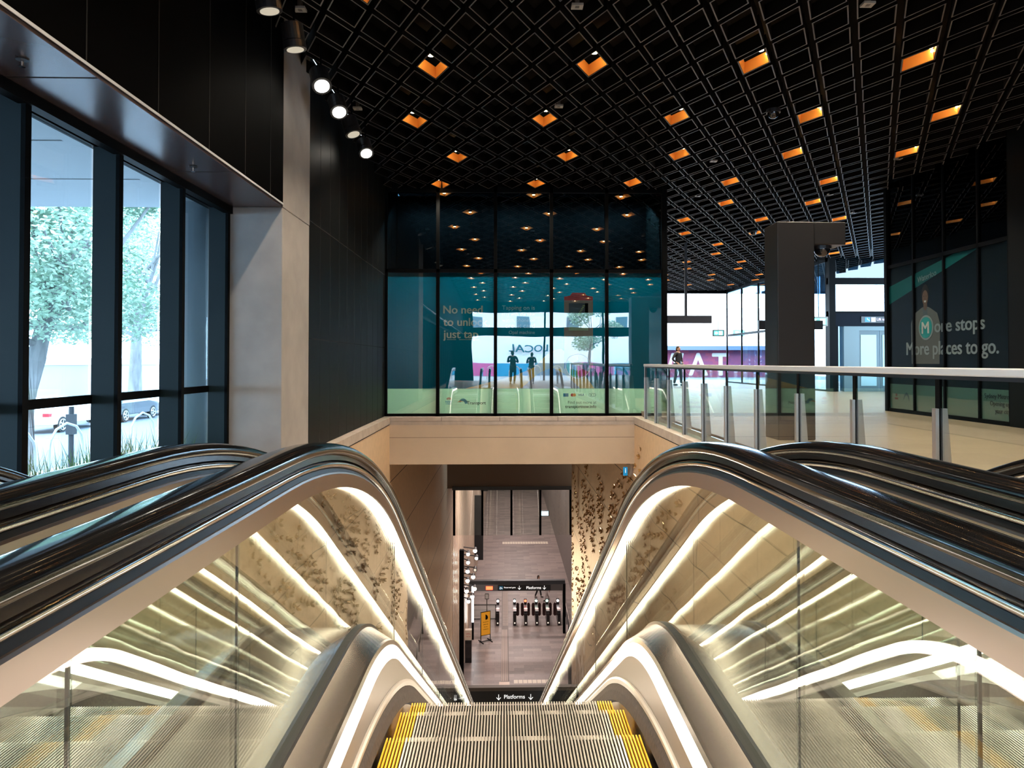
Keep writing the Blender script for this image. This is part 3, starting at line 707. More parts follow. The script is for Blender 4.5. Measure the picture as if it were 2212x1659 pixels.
for k, (u, v, s_, q) in enumerate(lamps):
    x = (u - 1090) * 39.6 / 1563.; z = CZ - (v - 785) * 39.6 / 1563.
    t = thing('floodlight', 'round floodlight on the lamp column, ' + lw_[k], 'floodlight', (x, 39.6, z), 'floodlights on the lamp column')
    m = MB(); m.tube([(x, 39.6, z), (x, 39.95, z + .05)], [.11, .09], 16); m.build('body', dkgrey, t)
    m = MB(); m.tube([(x, 39.59, z), (x, 39.595, z)], .105 * min(1, s_ + .1), 16); m.build('lens', glare_on if q == 1 else spot_on if q == 0 else mat('dim_lens', (.5, .5, .45), .3, emis=(1, .9, .7), es=.25), t)
    m = MB(); m.tube([(x, 39.9, z + .05), (-2.25, 39.95, z + .12)], .03, 6); m.build('arm', dkgrey, t)
for zz in (-9.5, -11, -12.5):
    d = bpy.data.lights.new('flood', 'SPOT'); d.energy = 900; d.color = (1, .72, .42); d.spot_size = R(36); d.spot_blend = .7; d.shadow_soft_size = .3
    o = bpy.data.objects.new('flood', d); COL.objects.link(o); o.location = (-1.6, 39.3, zz)
    o.rotation_euler = (Vector((2.7, 23, zz + 4.5)) - Vector(o.location)).to_track_quat('-Z', 'Y').to_euler()
# wall-mounted dark boxes along the far left wall
for k, (y, z0, z1, w) in enumerate(((60, LOW + 2.2, LOW + 7.5, 'nearest, tallest'), (76, LOW + 5, LOW + 9, 'second'), (84, LOW + 5.5, LOW + 9.5, 'third'), (94, LOW + 6, LOW + 10.5, 'farthest'))):
    m = MB(); m.box(-2.46, -1.75, y, y + .3, z0, z1); tag(m.build('wall_display', dkgrey), 'dark display panel projecting from the lower hall left wall, ' + w, 'display panel', 'display panels on the lower left wall')
m = MB(); m.box(2.3, 2.9, 45, 45.2, -6.7, -4.1); tag(m.build('hanging_duct', dkgrey), 'dark box unit hanging behind the right end of the glass baffle', 'ceiling unit')
t = thing('exit_sign', 'small lit exit sign deep in the lower hall behind the baffle', 'exit sign', (2.9, 52, -9.6))
m = MB(); m.box(2.6, 3.2, 52, 52.1, -9.9, -9.5); m.build('case', dkgrey, t)
m = MB(); m.box(2.66, 3.14, 51.98, 52, -9.85, -9.55); m.build('face', mat('cyan_on', (.3, .8, .9), .4, emis=(.5, .9, 1), es=3), t)

# ---------------------------------------------------------------- brass leaf ornaments on the right wall
def leaf_mb(seed):
    rnd = random.Random(seed); m = MB(); n = rnd.choice((6, 7, 8)); ph = rnd.uniform(0, 6.28)
    for k in range(n):
        a = ph + k * 2 * math.pi / n + rnd.uniform(-.35, .35); L = rnd.uniform(.034, .066); w = L * .42
        dy, dz = math.sin(a), math.cos(a); oy, oz = -dz, dy; lift = rnd.uniform(.018, .060)
        cy_, cz_ = rnd.uniform(-.012, .012), rnd.uniform(-.02, .02); th = .002
        P = [(0, 0), (.35 * L, w), (.75 * L, w * .8), (L, 0), (.75 * L, -w * .8), (.35 * L, -w)]
        hs = [.004, lift * .5, lift * .9, lift * 1.1, lift * .7, lift * .3]
        vs = [(-h, cy_ + dy * u + oy * q, cz_ + dz * u + oz * q) for (u, q), h in zip(P, hs)] + [(-h + th, cy_ + dy * u + oy * q, cz_ + dz * u + oz * q) for (u, q), h in zip(P, hs)]
        fs = [(0, 1, 2), (0, 2, 3), (0, 3, 4), (0, 4, 5), (6, 8, 7), (6, 9, 8), (6, 10, 9), (6, 11, 10)] + [(i, (i + 1) % 6, 6 + (i + 1) % 6, 6 + i) for i in range(6)]
        m.add(vs, fs)
    m.tube([(0, 0, 0), (-.012, 0, 0)], .008, 6)
    return m
# drifts of leaves on the wall: (y, z) at the top, (y, z) at the foot, half spread, count
drifts = [(23.32, -2.16, 23.59, -2.63, 0.52, 10), (24.42, -2.89, 23.61, -4.41, 1.1, 80), (22.7, -2.9, 21.79, -4.61, 1.06, 95), (20.28, -2.08, 20.2, -3.49, 0.68, 85), (20.3, -3.51, 19.92, -3.67, 0.39, 10), (17.56, -1.8, 18.42, -2.73, 0.15, 20), (16.59, -1.68, 16.66, -1.85, 0.4, 12), (15.84, -1.71, 16.15, -2.05, 0.31, 12), (15.55, -1.78, 15.21, -1.91, 0.17, 9), (17.07, -2.03, 18.11, -2.78, 0.22, 20), (16.73, -2.35, 17.51, -3.09, 0.42, 28), (16.15, -2.25, 16.48, -2.74, 0.32, 20), (18.59, -2.88, 18.68, -3.44, 0.17, 14), (18.27, -2.81, 18.35, -3.36, 0.16, 12), (16.67, -2.68, 17.15, -3.06, 0.27, 12), (17.88, -3.3, 18.44, -3.79, 0.31, 22), (18.6, -3.47, 18.52, -3.81, 0.16, 12), (19.55, -3.71, 19.84, -4.54, 0.65, 55), (16.26, -1.38, 15.84, -1.38, 0.31, 9), (15.66, -1.35, 15.21, -1.49, 0.17, 10), (14.66, -0.89, 14.67, -1.43, 0.08, 6), (14.26, -0.54, 14.32, -1.28, 0.07, 8), (12.94, -0.55, 12.98, -0.76, 0.04, 2), (27.99, -3.12, 24.45, -5.85, 0.49, 70), (28.39, -4.26, 28.26, -9.98, 0.29, 70), (25.47, -4.36, 23.11, -5.47, 0.56, 45), (26.62, -6.38, 25.98, -7.94, 0.99, 60), (24.45, -5.77, 25.06, -7.53, 0.58, 45), (23.11, -5.35, 21.58, -5.99, 0.47, 50), (21.03, -5.01, 21.58, -5.86, 0.43, 25), (20.22, -4.58, 18.77, -4.21, 0.36, 15), (24.05, -7.11, 24.48, -7.64, 0.7, 15), (28.06, -8.66, 28.45, -9.97, 0.38, 20), (16.49, -3.95, 18.29, -4.91, 0.86, 70), (16.83, -4.43, 18.71, -5.52, 1.05, 60), (15.29, -3.29, 14.76, -3.65, 0.32, 35), (14.01, -2.74, 14.1, -3.08, 0.38, 24), (21.05, -6.62, 21.6, -7.3, 0.87, 30), (13.33, -1.92, 13.55, -2.49, 0.52, 26), (12.52, -1.02, 12.72, -1.46, 0.23, 8), (10.89, -0.7, 10.81, -1.24, 0.08, 6), (11.18, -0.82, 11.25, -1.37, 0.09, 6), (14.24, -2.67, 14.5, -3.66, 0.69, 45), (11.82, -1.35, 13.57, -3.61, 0.61, 70), (11.04, -1.47, 12.01, -3.07, 0.44, 30)]
spots = []
rnd = random.Random(3)
for (ya, za, yb, zb, sp, n) in drifts:
    for k in range(n):
        t_ = (k + rnd.random()) / n; wd = sp * math.sin(math.pi * min(1, .15 + t_ * .85)) + .03
        y = ya + (yb - ya) * t_ + rnd.uniform(-wd, wd); z = za + (zb - za) * t_ + rnd.uniform(-.08, .08)
        if 8 < y < 28.7 and z < -.28 and z > CZ - .995 - max(0, y - 2.854) * .577 + .12 and all((y - q[0]) ** 2 + (z - q[1]) ** 2 > .027 for q in spots): spots.append((y, z))
spots.sort(key=lambda q: q[0])
leafs = []
for k in range(5): leafs.append(leaf_mb(k))
meshes = []
rest = MB()
for n, (y, z) in enumerate(spots):
    k = n % 5; s_ = rnd.uniform(.85, 1.35)
    if n < 300:
        if len(meshes) <= k:
            o = leafs[k].build('brass_leaf', brass); meshes.append(o.data)
        else:
            o = bpy.data.objects.new('brass_leaf', meshes[k]); COL.objects.link(o)
        o.location = (XR - .0005, y, z); o.scale = (1, s_, s_); o.rotation_euler = (rnd.uniform(-.4, .4), 0, 0)
        tag(o, 'small brass leaf cluster fixed to the tan right wall of the well', 'wall ornament', 'brass leaf clusters on the right wall')
    else:
        rest.add([(XR - .0005 + v[0], y + v[1] * s_, z + v[2] * s_) for v in leafs[k].v], leafs[k].f)
tag(rest.build('brass_leaf_drift', brass), 'farther brass leaf clusters massed on the deep end of the right wall', 'wall ornament', kind='stuff')
# blue sign under the beam
t = thing('projecting_sign', 'small blue projecting sign under the right end of the beam', 'sign', (2.6, 15.6, -1.2))
m = MB(); m.box(2.55, 2.64, 15.5, 15.53, -1.30, -1.12); m.build('panel', mat('sign_blue', (.01, .20, .42), .4, emis=(.02, .35, .7), es=.3), t)
m = MB(); m.box(2.63, 2.69, 15.5, 15.53, -1.06, -1.03); m.box(2.6, 2.69, 15.45, 15.8, -1.05, -.97); m.build('bracket', dkgrey, t)
m = MB(); m.tube([(2.595, 15.49, -1.17), (2.595, 15.49, -1.24)], .006, 6); m.tube([(2.595, 15.492, -1.155), (2.595, 15.49, -1.150)], .010, 8); m.build('symbol', sign_white, t)

# ---------------------------------------------------------------- glazed box with the teal advertising film
FY = 15.2
MX = [-2.49, -1.40, -.19, .99, 2.16, 3.36]
m = MB()
for x in MX: m.box(x - .035, x + .035, FY, FY + .12, 0, CEIL + .2)
m.box(MX[0], MX[-1], FY, FY + .12, 0, .055); m.box(MX[0], MX[-1], FY, FY + .12, 3.02, 3.09); m.box(MX[0], MX[-1], FY, FY + .14, CEIL - .08, CEIL + .2); m.box(MX[-1] - .02, MX[-1] + .08, FY - .01, FY + .2, 0, CEIL + .2)
struct('window_2', m, frame_black)
for a, b_ in zip(MX, MX[1:]):
    struct('window_pane', MB().box(a + .03, b_ - .03, FY + .04, FY + .052, .05, 3.03), facade_glass)
    struct('window_pane', MB().box(a + .03, b_ - .03, FY + .04, FY + .052, 3.08, CEIL - .06), dark_glass)
struct('wall_box', MB().box(MX[0], MX[-1] + .05, FY + 1.6, FY + 1.8, 0, CEIL + .2), bulk_black)
struct('wall_box_side', MB().box(MX[-1] - .05, MX[-1] + .06, FY + .15, 37, 0, CEIL + .2), black_panel)
struct('wall_box_end', MB().box(MX[0] - .12, MX[0] - .01, FY + .11, FY + 1.8, 0, CEIL + .3), bulk_black)
struct('floor_box', MB().box(MX[0], MX[-1], FY + .1, FY + 1.7, -.1, 0), bulk_black)
t = thing('advertising_film', 'teal and pale green window poster about tapping on, behind the glass', 'window poster', (.43, FY + .07, 0))
m = MB()
for a, b_ in zip(MX, MX[1:]): m.box(a + .03, b_ - .03, FY + .062, FY + .068, .575, 3.03)
m.build('teal_sheet', teal, t)
m = MB()
for a, b_ in zip(MX, MX[1:]): m.box(a + .03, b_ - .03, FY + .062, FY + .068, .05, .575)
m.build('green_sheet', sage, t)
fy = FY + .060
m = MB(); put_text(m, 'No need', -1.29, fy, 2.16, .83, .2, True); put_text(m, 'to unlock,', -1.29, fy, 1.90, .98, .2, True); put_text(m, 'just tap', -1.29, fy, 1.64, .74, .2, True)
m.box(-1.21, -1.02, fy - .002, fy, 1.603, 1.613); m.box(-.96, -.55, fy - .002, fy, 1.603, 1.613); m.build('headline', film_txt, t)
m = MB()
for k, (l, w) in enumerate((('Tapping on is', .69), ('easy with the new', .70), ('watch, phone or', .69), ('credit card', .62), ('Opal machine', .55))): put_text(m, l, .64, fy, 2.24 - k * .128, w, .1, align='RIGHT')
m.build('body_text', mat('film_text_faint', (.35, .42, .40), .5), t)
# ochre hill
m = MB(); m.prism([(-.82, .58), (.2, .84), (.62, 1.02), (.95, 1.35), (1.2, 1.42), (1.45, 1.2), (1.9, .58)], 'y', fy, fy + .0015); m.build('ochre_shape', film_yel, t)
m = MB(); m.prism([(.35, .58), (.75, .92), (1.0, 1.02), (1.25, .9), (1.6, .58)], 'y', fy - .002, fy); m.build('lilac_shape', mat('film_lilac', (.33, .33, .40), .5), t)
# card reader picture
m = MB(); m.prism([(1.26, 1.0), (1.87, 1.0), (1.87, 2.5), (1.74, 2.52), (1.70, 2.58), (1.43, 2.58), (1.39, 2.52), (1.26, 2.5)], 'y', fy - .003, fy - .001); rr = m.build('reader_picture', reader_grey, t)
m = MB(); m.prism([(1.26, 2.44), (1.87, 2.44), (1.87, 2.52), (1.74, 2.54), (1.70, 2.60), (1.43, 2.60), (1.39, 2.54), (1.26, 2.52)], 'y', fy - .005, fy - .003); m.build('red_cap', mat('film_red', (.30, .02, .02), .5), rr)
m = MB(); m.box(1.36, 1.77, fy - .006, fy - .003, 1.88, 2.38, 0); m.box(1.70, 1.77, fy - .0065, fy - .0055, 1.95, 2.38, 1); m.box(1.36, 1.77, fy - .0065, fy - .0055, 1.80, 1.93, 2)
for k in range(7):
    for q in range(2): m.box(1.55 + k * .018 + q * .025, 1.562 + k * .018 + q * .025, fy - .008, fy - .006, 2.12 + k * .033, 2.135 + k * .033, 3)
m.build('screen_picture', [mat('film_slate', (.03, .045, .06), .4), frame_black, sage, mat('film_lime', (.5, .6, .15), .5)], rr)
m = MB(); cx_, cz_ = 1.55, 1.05
for k, mi in enumerate((0, 1, 2, 2, 0, 3)):
    a0, a1 = R(60 * k + 30), R(60 * k + 90)
    pts = [(cx_ + .245 * math.cos(a0 + (a1 - a0) * i / 6), cz_ + .245 * math.sin(a0 + (a1 - a0) * i / 6)) for i in range(7)] + [(cx_ + .12 * math.cos(a1), cz_ + .12 * math.sin(a1)), (cx_ + .12 * math.cos(a0), cz_ + .12 * math.sin(a0))]
    m.prism(pts, 'y', fy - .006, fy - .004, mi)
m.prism([(cx_ + .12 * math.cos(R(60 * k + 30)), cz_ + .12 * math.sin(R(60 * k + 30))) for k in range(6)], 'y', fy - .0065, fy - .0055, 4)
m.tube([(cx_ + .26 * math.cos(k * .196), fy - .006, cz_ + .26 * math.sin(k * .196)) for k in range(33)], .008, 6, 5, cap=False)
m.build('round_emblem', [mat('film_red', (.30, .02, .02), .5), mat('film_ochre', (.62, .42, .10), .5), green_m, blue_m, sage, film_txt], t)
# logos on the green strip
m = MB()
for k in range(7):
    a = R(-60 + 20 * k); L = .062
    m.prism([(-1.17 + .02 * math.sin(a), .335), (-1.17 + .05 * math.sin(a - .14), .335 + L * .8 * math.cos(a - .14)), (-1.17 + L * math.sin(a), .335 + L * math.cos(a) + .005), (-1.17 + .05 * math.sin(a + .14), .335 + L * .8 * math.cos(a + .14))], 'y', fy - .004, fy - .001)
m.build('flower_logo', red_m, t)
m = MB(); put_text(m, 'NSW', -1.17, fy - .002, .275, .14, .08, True, align='CENTER'); m.box(-1.235, -1.105, fy - .004, fy - .002, .255, .262); put_text(m, 'GOVERNMENT', -1.17, fy - .002, .243, .13, .02, align='CENTER'); m.build('logo_text', blue_m, t)
m = MB(); put_text(m, 'Transport', -.79, fy - .002, .245, .40, .1, True); put_text(m, 'Find out more at', 1.94, fy - .002, .255, .60, .1, align='RIGHT'); put_text(m, 'transportnsw.info', 1.94, fy - .002, .165, .66, .1, True, align='RIGHT'); m.build('small_text', film_dark, t)
m = MB(); o_ = [(-.87 + .10 * math.cos(a) , .24 + .13 * math.sin(a)) for a in [R(150 - 14 * k) for k in range(11)]]; i_ = [(-.885 + .055 * math.cos(a), .24 + .075 * math.sin(a)) for a in [R(10 + 14 * k) for k in range(11)]]
m.prism(o_ + i_, 'y', fy - .004, fy - .002, 0); m.prism([(-1.0, .285), (-.93, .325), (-.86, .30), (-.90, .305)], 'y', fy - .006, fy - .004, 1); m.build('transport_logo', [mat('logo_teal', (.02, .25, .38), .5), orange_m], t)
m = MB(); m.box(1.24, 1.35, fy - .004, fy - .002, .405, .475, 0); m.build('card_logo', mat('logo_sky', (.02, .22, .40), .5), t)
m = MB(); m.tube([(1.43, fy - .003, .44), (1.43, fy - .001, .44)], .034, 16, 0); m.tube([(1.475, fy - .004, .44), (1.475, fy - .002, .44)], .034, 16, 1); m.build('two_disc_logo', [red_m, orange_m], t)
m = MB(); put_text(m, 'VISA', 1.56, fy - .002, .42, .12, .06, True, shear=.25); m.build('card_text', mat('ink_navy', (.02, .04, .15), .5), t)
m = MB(); m.box(1.72, 1.724, fy - .003, fy - .001, .41, .47); m.tube([(1.855 + .075 * math.cos(k * .3), fy - .002, .44 + .036 * math.sin(k * .3)) for k in range(22)], .004, 5, 0, cap=False); m.prism([(1.82, .42), (1.85, .44), (1.82, .46)], 'y', fy - .003, fy - .001)
for r_ in (.02, .035): m.tube([(1.86 + r_ * math.cos(a), fy - .002, .44 + r_ * math.sin(a)) for a in (-.8, -.4, 0, .4, .8)], .003, 5)
m.build('tap_symbol', film_dark, t)
t['_base'] = t['_base']

# ---------------------------------------------------------------- glass balustrade on the right
t = thing('glass_balustrade', 'glass balustrade with grey top rail and steel posts along the right of the well', 'balustrade', (2.82, 10, 0))
py = [14.39, 13.40, 12.35, 11.28, 10.19, 9.12, 8.01, 6.88, 5.76, 4.64, 3.5, 2.4, 1.3, .3]
m = MB(); m.box(2.785, 2.855, .0, 14.45, 1.045, 1.095); m.build('top_rail', mat('rail_grey', (.72, .70, .68), .4, .4), t, bevel=.008)
m = MB(); m.box(2.81, 2.83, .0, 14.45, 1.02, 1.045); m.build('rail_channel', dkgrey, t)
m = MB(); m.box(2.80, 2.84, 14.40, 14.45, 0, 1.09); m.build('end_post', steel_soft, t)
for k, y in enumerate(py):
    m = MB()
    for sx_ in (-1, 1):
        m.add([(2.82 + sx_ * .010, y - .02, 0), (2.82 + sx_ * .034, y - .02, 0), (2.82 + sx_ * .034, y + .02, 0), (2.82 + sx_ * .010, y + .02, 0),
               (2.82 + sx_ * .010, y - .02, .83), (2.82 + sx_ * .034, y - .02, .83), (2.82 + sx_ * .034, y + .02, .83), (2.82 + sx_ * .010, y + .02, .83)],
              [(0, 3, 2, 1), (4, 5, 6, 7), (0, 1, 5, 4), (1, 2, 6, 5), (2, 3, 7, 6), (3, 0, 4, 7)])
    m.prism([(2.854, 0), (2.93, 0), (2.87, .83), (2.854, .83)], 'y', y - .012, y + .012)
    po = m.build('post', mat('post_steel', (.50, .48, .47), .32, .8), t)
    m = MB(); m.box(2.811, 2.829, y - .024, y + .024, 0, 1.02); m.build('post_core', frame_black, po)
for a, b_ in zip(py[1:], py):
    m = MB(); m.box(2.814, 2.826, a + .022, b_ - .022, .01, 1.03); m.build('glass_pane', rail_glass, t)
struct('trim_7', MB().box(2.86, 2.99, -.3, 14.9, .0, .10), coping_m)

# ---------------------------------------------------------------- totem column with camera arm
t = thing('totem_column', 'square dark grey column with a side arm and dome camera behind the balustrade', 'column', (3.85, 9.7, .1))
m = MB(); m.box(3.62, 4.12, 9.5, 9.98, .1, 3.0); m.build('shaft', mat('column_grey', (.009, .0085, .0085), .45, .2), t, bevel=.012)
m = MB(); m.box(4.12, 4.55, 9.52, 9.9, 2.70, 3.0); m.build('arm', mat('column_grey', (.009, .0085, .0085), .45, .2), t, bevel=.01)
m = MB(); m.tube([(4.30, 9.68, 2.70), (4.30, 9.68, 2.66)], .12, 20); cm_ = m.build('camera_ring', dkgrey, t)
m = MB(); m.ball((4.30, 9.68, 2.66), .105, 20, 8, z0=-90, z1=0); m.build('dome', mat('dome_black', (.01, .01, .012), .06, 0, .8), cm_, smooth=True)

# ---------------------------------------------------------------- right shopfront with film
RX = 8.1
t = MB(); my = [15.13, 14.16, 13.17, 12.19, 11.43]
for y in my: t.box(RX, RX + .12, y - .02, y + .02, .1, CEIL + .2)
t.box(RX, RX + .12, 11.4, 15.15, .1, .17); t.box(RX, RX + .12, 11.4, 15.15, 3.10, 3.17); t.box(RX - .02, RX + .15, 15.10, 15.2, .1, CEIL + .3, 0)
struct('window_3', t, frame_black)
for a, b_ in zip(my[1:], my):
    struct('window_pane', MB().box(RX + .03, RX + .042, a + .02, b_ - .02, .17, 3.10), glass('shop_glass', (.75, .85, .88), .085, .95, wav=.001, wscale=1.2))
    struct('window_pane', MB().box(RX + .03, RX + .042, a + .02, b_ - .02, 3.17, CEIL + .1), dark_glass)
struct('wall_shop', MB().box(RX + 1.3, RX + 1.5, 8, 15.2, .1, CEIL + .3), bulk_black)
struct('wall_shop_end', MB().box(RX + .1, 14.5, 15.12, 15.25, .1, CEIL + .3), black_panel)
struct('wall_right', MB().box(RX - .02, RX + .4, -14, 11.4, -.1, CEIL + .3), black_panel)
struct('floor_shop', MB().box(RX + .1, RX + 1.4, 11, 15.1, .0, .1), bulk_black)
t = thing('shopfront_film', 'dark window poster with smiling woman in blazer and large pale slogan', 'window poster', (RX + .05, 13.3, .1))
fx = RX + .048
# the sheet lies in the YZ plane, read from -x: text runs toward -y
def ybox(mb, ya, yb, z0, z1, d=0, mi=0): mb.box(fx - .003 - d, fx - d, ya, yb, z0, z1, mi)
m = MB(); ybox(m, 11.45, 15.11, .17, .68); m.build('green_strip', mat('film_green_dim', (.30, .38, .28), .5), t)
m = MB(); ybox(m, 11.45, 15.11, .68, 3.10); m.build('dark_sheet', mat('film_navy', (.003, .005, .007), .5), t)
m = MB(); m.prism([(15.11, 2.35), (15.11, 2.65), (11.9, 3.10), (12.45, 3.10)][:1] + [(15.11, 2.72), (12.9, 3.10), (12.2, 3.10)], 'x', fx - .008, fx - .004); m.build('teal_stripe', mat('film_teal_dim', (.0, .10, .10), .5), t)
ptxt = mat('film_pale_text', (.32, .34, .33), .5)
def side_text(s, ya, z, width, size, bold=False, slope=0.):
    mb = MB(); vs, fs = text_mb(s, size, bold)
    x0 = min(v[0] for v in vs); x1 = max(v[0] for v in vs); k = width / (x1 - x0)
    mb.add([(fx - .012 + v[1], ya - (v[0] - x0) * k, z + v[2] + (v[0] - x0) * k * slope) for v in vs], fs); return mb
side_text('ore stops', 13.50, 1.70, 1.44, .34, True).build('slogan', ptxt, t)
side_text('More places to go.', 14.46, 1.28, 2.74, .36, True).build('slogan', ptxt, t)
side_text('Waterloo', 14.05, 2.69, .62, .16, False, .14).build('station_name', mat('film_dim_text', (.22, .26, .26), .5), t)
for k, (l, w) in enumerate((('Sydney Metro.', .62), ('Opening up', .48), ('your city', .36))): side_text(l, 11.47 + w, .53 - k * .12, w, .11).build('small_text', mat('film_dark_text', (.03, .04, .035), .5), t)
m = MB(); n_ = 32; m.prism([(13.78 + .24 * math.cos(k * 2 * math.pi / n_), 1.80 + .24 * math.sin(k * 2 * math.pi / n_)) for k in range(n_)], 'x', fx - .014, fx - .008, 0); m.prism([(13.78 + .205 * math.cos(k * 2 * math.pi / n_), 1.80 + .205 * math.sin(k * 2 * math.pi / n_)) for k in range(n_)], 'x', fx - .018, fx - .014, 1); em = m.build('metro_emblem', [ptxt, mat('film_emerald', (.0, .22, .22), .5)], t)
mm = side_text('M', 13.90, 1.69, .24, .32, True); mm.v = [(v[0] - .010, v[1], v[2]) for v in mm.v]; mm.build('emblem_letter', ptxt, t)
# printed portrait
m = MB()
m.prism([(14.28, 1.1), (14.30, 1.9), (14.20, 2.08), (13.98, 2.17), (13.90, 2.20), (13.72, 2.20), (13.62, 2.16), (13.42, 2.06), (13.33, 1.85), (13.36, 1.1)], 'x', fx - .007, fx - .004, 0)
m.prism([(13.88, 2.20), (13.74, 2.20), (13.72, 1.8), (13.86, 1.75)], 'x', fx - .0085, fx - .007, 3)
m.prism([(13.86, 2.18), (13.86, 2.27), (13.74, 2.27), (13.74, 2.18), (13.80, 2.12)], 'x', fx - .009, fx - .0075, 1)
m.prism([(13.80 + .125 * math.cos(k * .2618), 2.44 + .20 * math.sin(k * .2618)) for k in range(24)], 'x', fx - .0095, fx - .008, 2)
m.prism([(13.80 + .093 * math.cos(k * .2618), 2.38 + .145 * math.sin(k * .2618)) for k in range(24)], 'x', fx - .011, fx - .0095, 1)
for s_ in (-1, 1): m.prism([(13.80 + s_ * .036 + .013 * math.cos(k), 2.41 + .007 * math.sin(k)) for k in range(6)], 'x', fx - .012, fx - .011, 2)
m.prism([(13.84, 2.325), (13.76, 2.325), (13.775, 2.295), (13.80, 2.285), (13.825, 2.295)], 'x', fx - .012, fx - .011, 4); m.prism([(13.80, 2.40), (13.812, 2.355), (13.788, 2.355)], 'x', fx - .0115, fx - .011, 5)
m.build('portrait_print', [mat('print_blazer', (.14, .135, .12), .6), mat('print_skin', (.16, .085, .05), .6), mat('print_hair', (.008, .006, .005), .6), mat('print_blouse', (.10, .12, .12), .6), mat('print_teeth', (.6, .58, .52), .6), mat('print_skin_dark', (.10, .05, .03), .6)], t)
m = MB(); fl = [(14.85, .50), (14.55, .50)]
for k in range(7):
    a = R(-60 + 20 * k); m.prism([(14.86, .42), (14.86 - .04 * math.sin(a - .15), .42 + .05 * math.cos(a)), (14.86 - .07 * math.sin(a), .42 + .07 * math.cos(a)), (14.86 - .04 * math.sin(a + .15), .42 + .05 * math.cos(a))], 'x', fx - .008, fx - .004)
m.box(fx - .008, fx - .004, 14.80, 14.92, .36, .40); m.build('flower_logo', mat('print_dull_red', (.25, .06, .05), .5), t)
m = MB(); m.prism([(14.60, .36), (14.56, .47), (14.48, .52), (14.40, .46), (14.38, .34), (14.44, .44), (14.50, .46), (14.56, .42)], 'x', fx - .008, fx - .004); m.build('arch_logo', mat('print_slate', (.06, .12, .14), .5), t)

# ---------------------------------------------------------------- far end of the upper hall
m = MB(); m.box(3.4, 11.5, 36.9, 37.1, CEIL - .12, CEIL + .3); m.box(3.35, 3.45, 36.9, 37.1, .1, CEIL); struct('window_4', m, frame_black)
m = MB()
PX = 11.4
for y in (36.9, 34.6, 32.3, 30.0, 27.7, 25.4): m.box(PX, PX + .08, y - .03, y + .03, .1, CEIL + .1)
m.box(PX, PX + .08, 25.2, 37, CEIL - .1, CEIL + .2); m.box(PX, PX + .08, 25.2, 37, 2.45, 2.55); m.box(PX, PX + .08, 25.2, 37, .1, .16)
struct('window_5', m, frame_black)
for a, b_ in zip((25.4, 27.7, 30.0, 32.3, 34.6), (27.7, 30.0, 32.3, 34.6, 36.9)):
    struct('window_pane', MB().box(PX + .03, PX + .042, a + .03, b_ - .03, .16, CEIL - .1), far_glass)
# blue upright strips behind the partition glass
for k in range(14):
    y = 25.6 + k * .8
    m = MB(); m.box(PX + .8, PX + .84, y, y + .46, .1, CEIL - .3); tag(m.build('vertical_blind', mat('blind_blue', (.03, .10, .17), .5)), 'tall blue upright strip behind the far glass partition', 'vertical strip', 'blue upright strips behind the far partition')
# lift portal
LY = 25.2
m = MB(); m.box(11.4, 11.62, LY - .1, LY + .2, .1, CEIL + .2); m.box(11.4, 14.5, LY, LY + .15, 3.88, 4.11); m.box(11.4, 14.5, LY, LY + .15, 2.87, 2.93); m.box(14.2, 14.5, LY, LY + .15, .1, CEIL + .2); m.box(11.62, 11.75, LY, LY + .1, .1, 2.5)
struct('window_6', m, frame_black)
struct('window_pane', MB().box(11.62, 14.2, LY + .05, LY + .062, 2.93, 3.88), far_glass)
struct('window_pane', MB().box(11.62, 14.2, LY + .05, LY + .062, 4.11, CEIL + .1), dark_glass)
struct('wall_lift', MB().box(11.4, 14.5, LY - .02, LY + .15, 2.40, 2.87), mat('portal_navy', (.002, .004, .009), .6, spec=.08))
m = MB(); m.box(11.95, 14.5, LY, LY + .12, 2.25, 2.40); m.box(11.95, 12.5, LY, LY + .12, .1, 2.25); struct('wall_lift_cladding', m, mat('lift_cladding', (.085, .13, .145), .45, .1))
t = thing('lift_door', 'pale blue-grey two-leaf lift door in the far portal', 'lift door', (13.2, LY + .05, .1))
m = MB(); m.box(12.5, 13.22, LY + .04, LY + .07, .1, 2.25); m.build('door_leaf', mat('lift_frame', (.05, .075, .085), .45, .2), t)
m = MB(); m.box(13.24, 14.1, LY + .04, LY + .07, .1, 2.25); m.build('door_leaf', mat('lift_frame', (.16, .25, .28), .35, .4), t)
m = MB(); m.box(12.56, 13.12, LY + .025, LY + .04, .3, 2.1, 0); m.box(13.34, 14.0, LY + .025, LY + .04, .3, 2.1, 0); m.build('door_glass', mat('lift_pane', (.20, .34, .38), .2), t)
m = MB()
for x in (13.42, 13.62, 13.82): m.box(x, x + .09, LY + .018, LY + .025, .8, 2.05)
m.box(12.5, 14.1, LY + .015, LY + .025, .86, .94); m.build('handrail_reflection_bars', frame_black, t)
t = thing('portal_sign', 'black strip sign with wheelchair pictogram over the lift portal', 'sign', (13, LY - .03, 2.4))
m = MB(); m.box(12.55, 14.4, LY - .05, LY - .02, 2.52, 2.74); sbo = m.build('board', sign_black, t)
m = MB(); m.box(12.68, 12.86, LY - .056, LY - .05, 2.55, 2.71, 0); m.tube([(12.76, LY - .06, 2.69), (12.76, LY - .06, 2.63), (12.81, LY - .06, 2.63), (12.83, LY - .06, 2.58)], .008, 5, 1); m.box(12.90, 13.06, LY - .056, LY - .05, 2.55, 2.71, 2); m.build('pictograms', [blue_m, sign_white, mat('pict_grey', (.4, .35, .4), .5)], sbo)
m = MB(); put_text(m, 'Lift to platforms only', 13.1, LY - .055, 2.60, 1.1, .08); m.build('lettering', mat('lilac_text', (.5, .4, .7), .5, emis=(.6, .45, .9), es=.6), sbo)
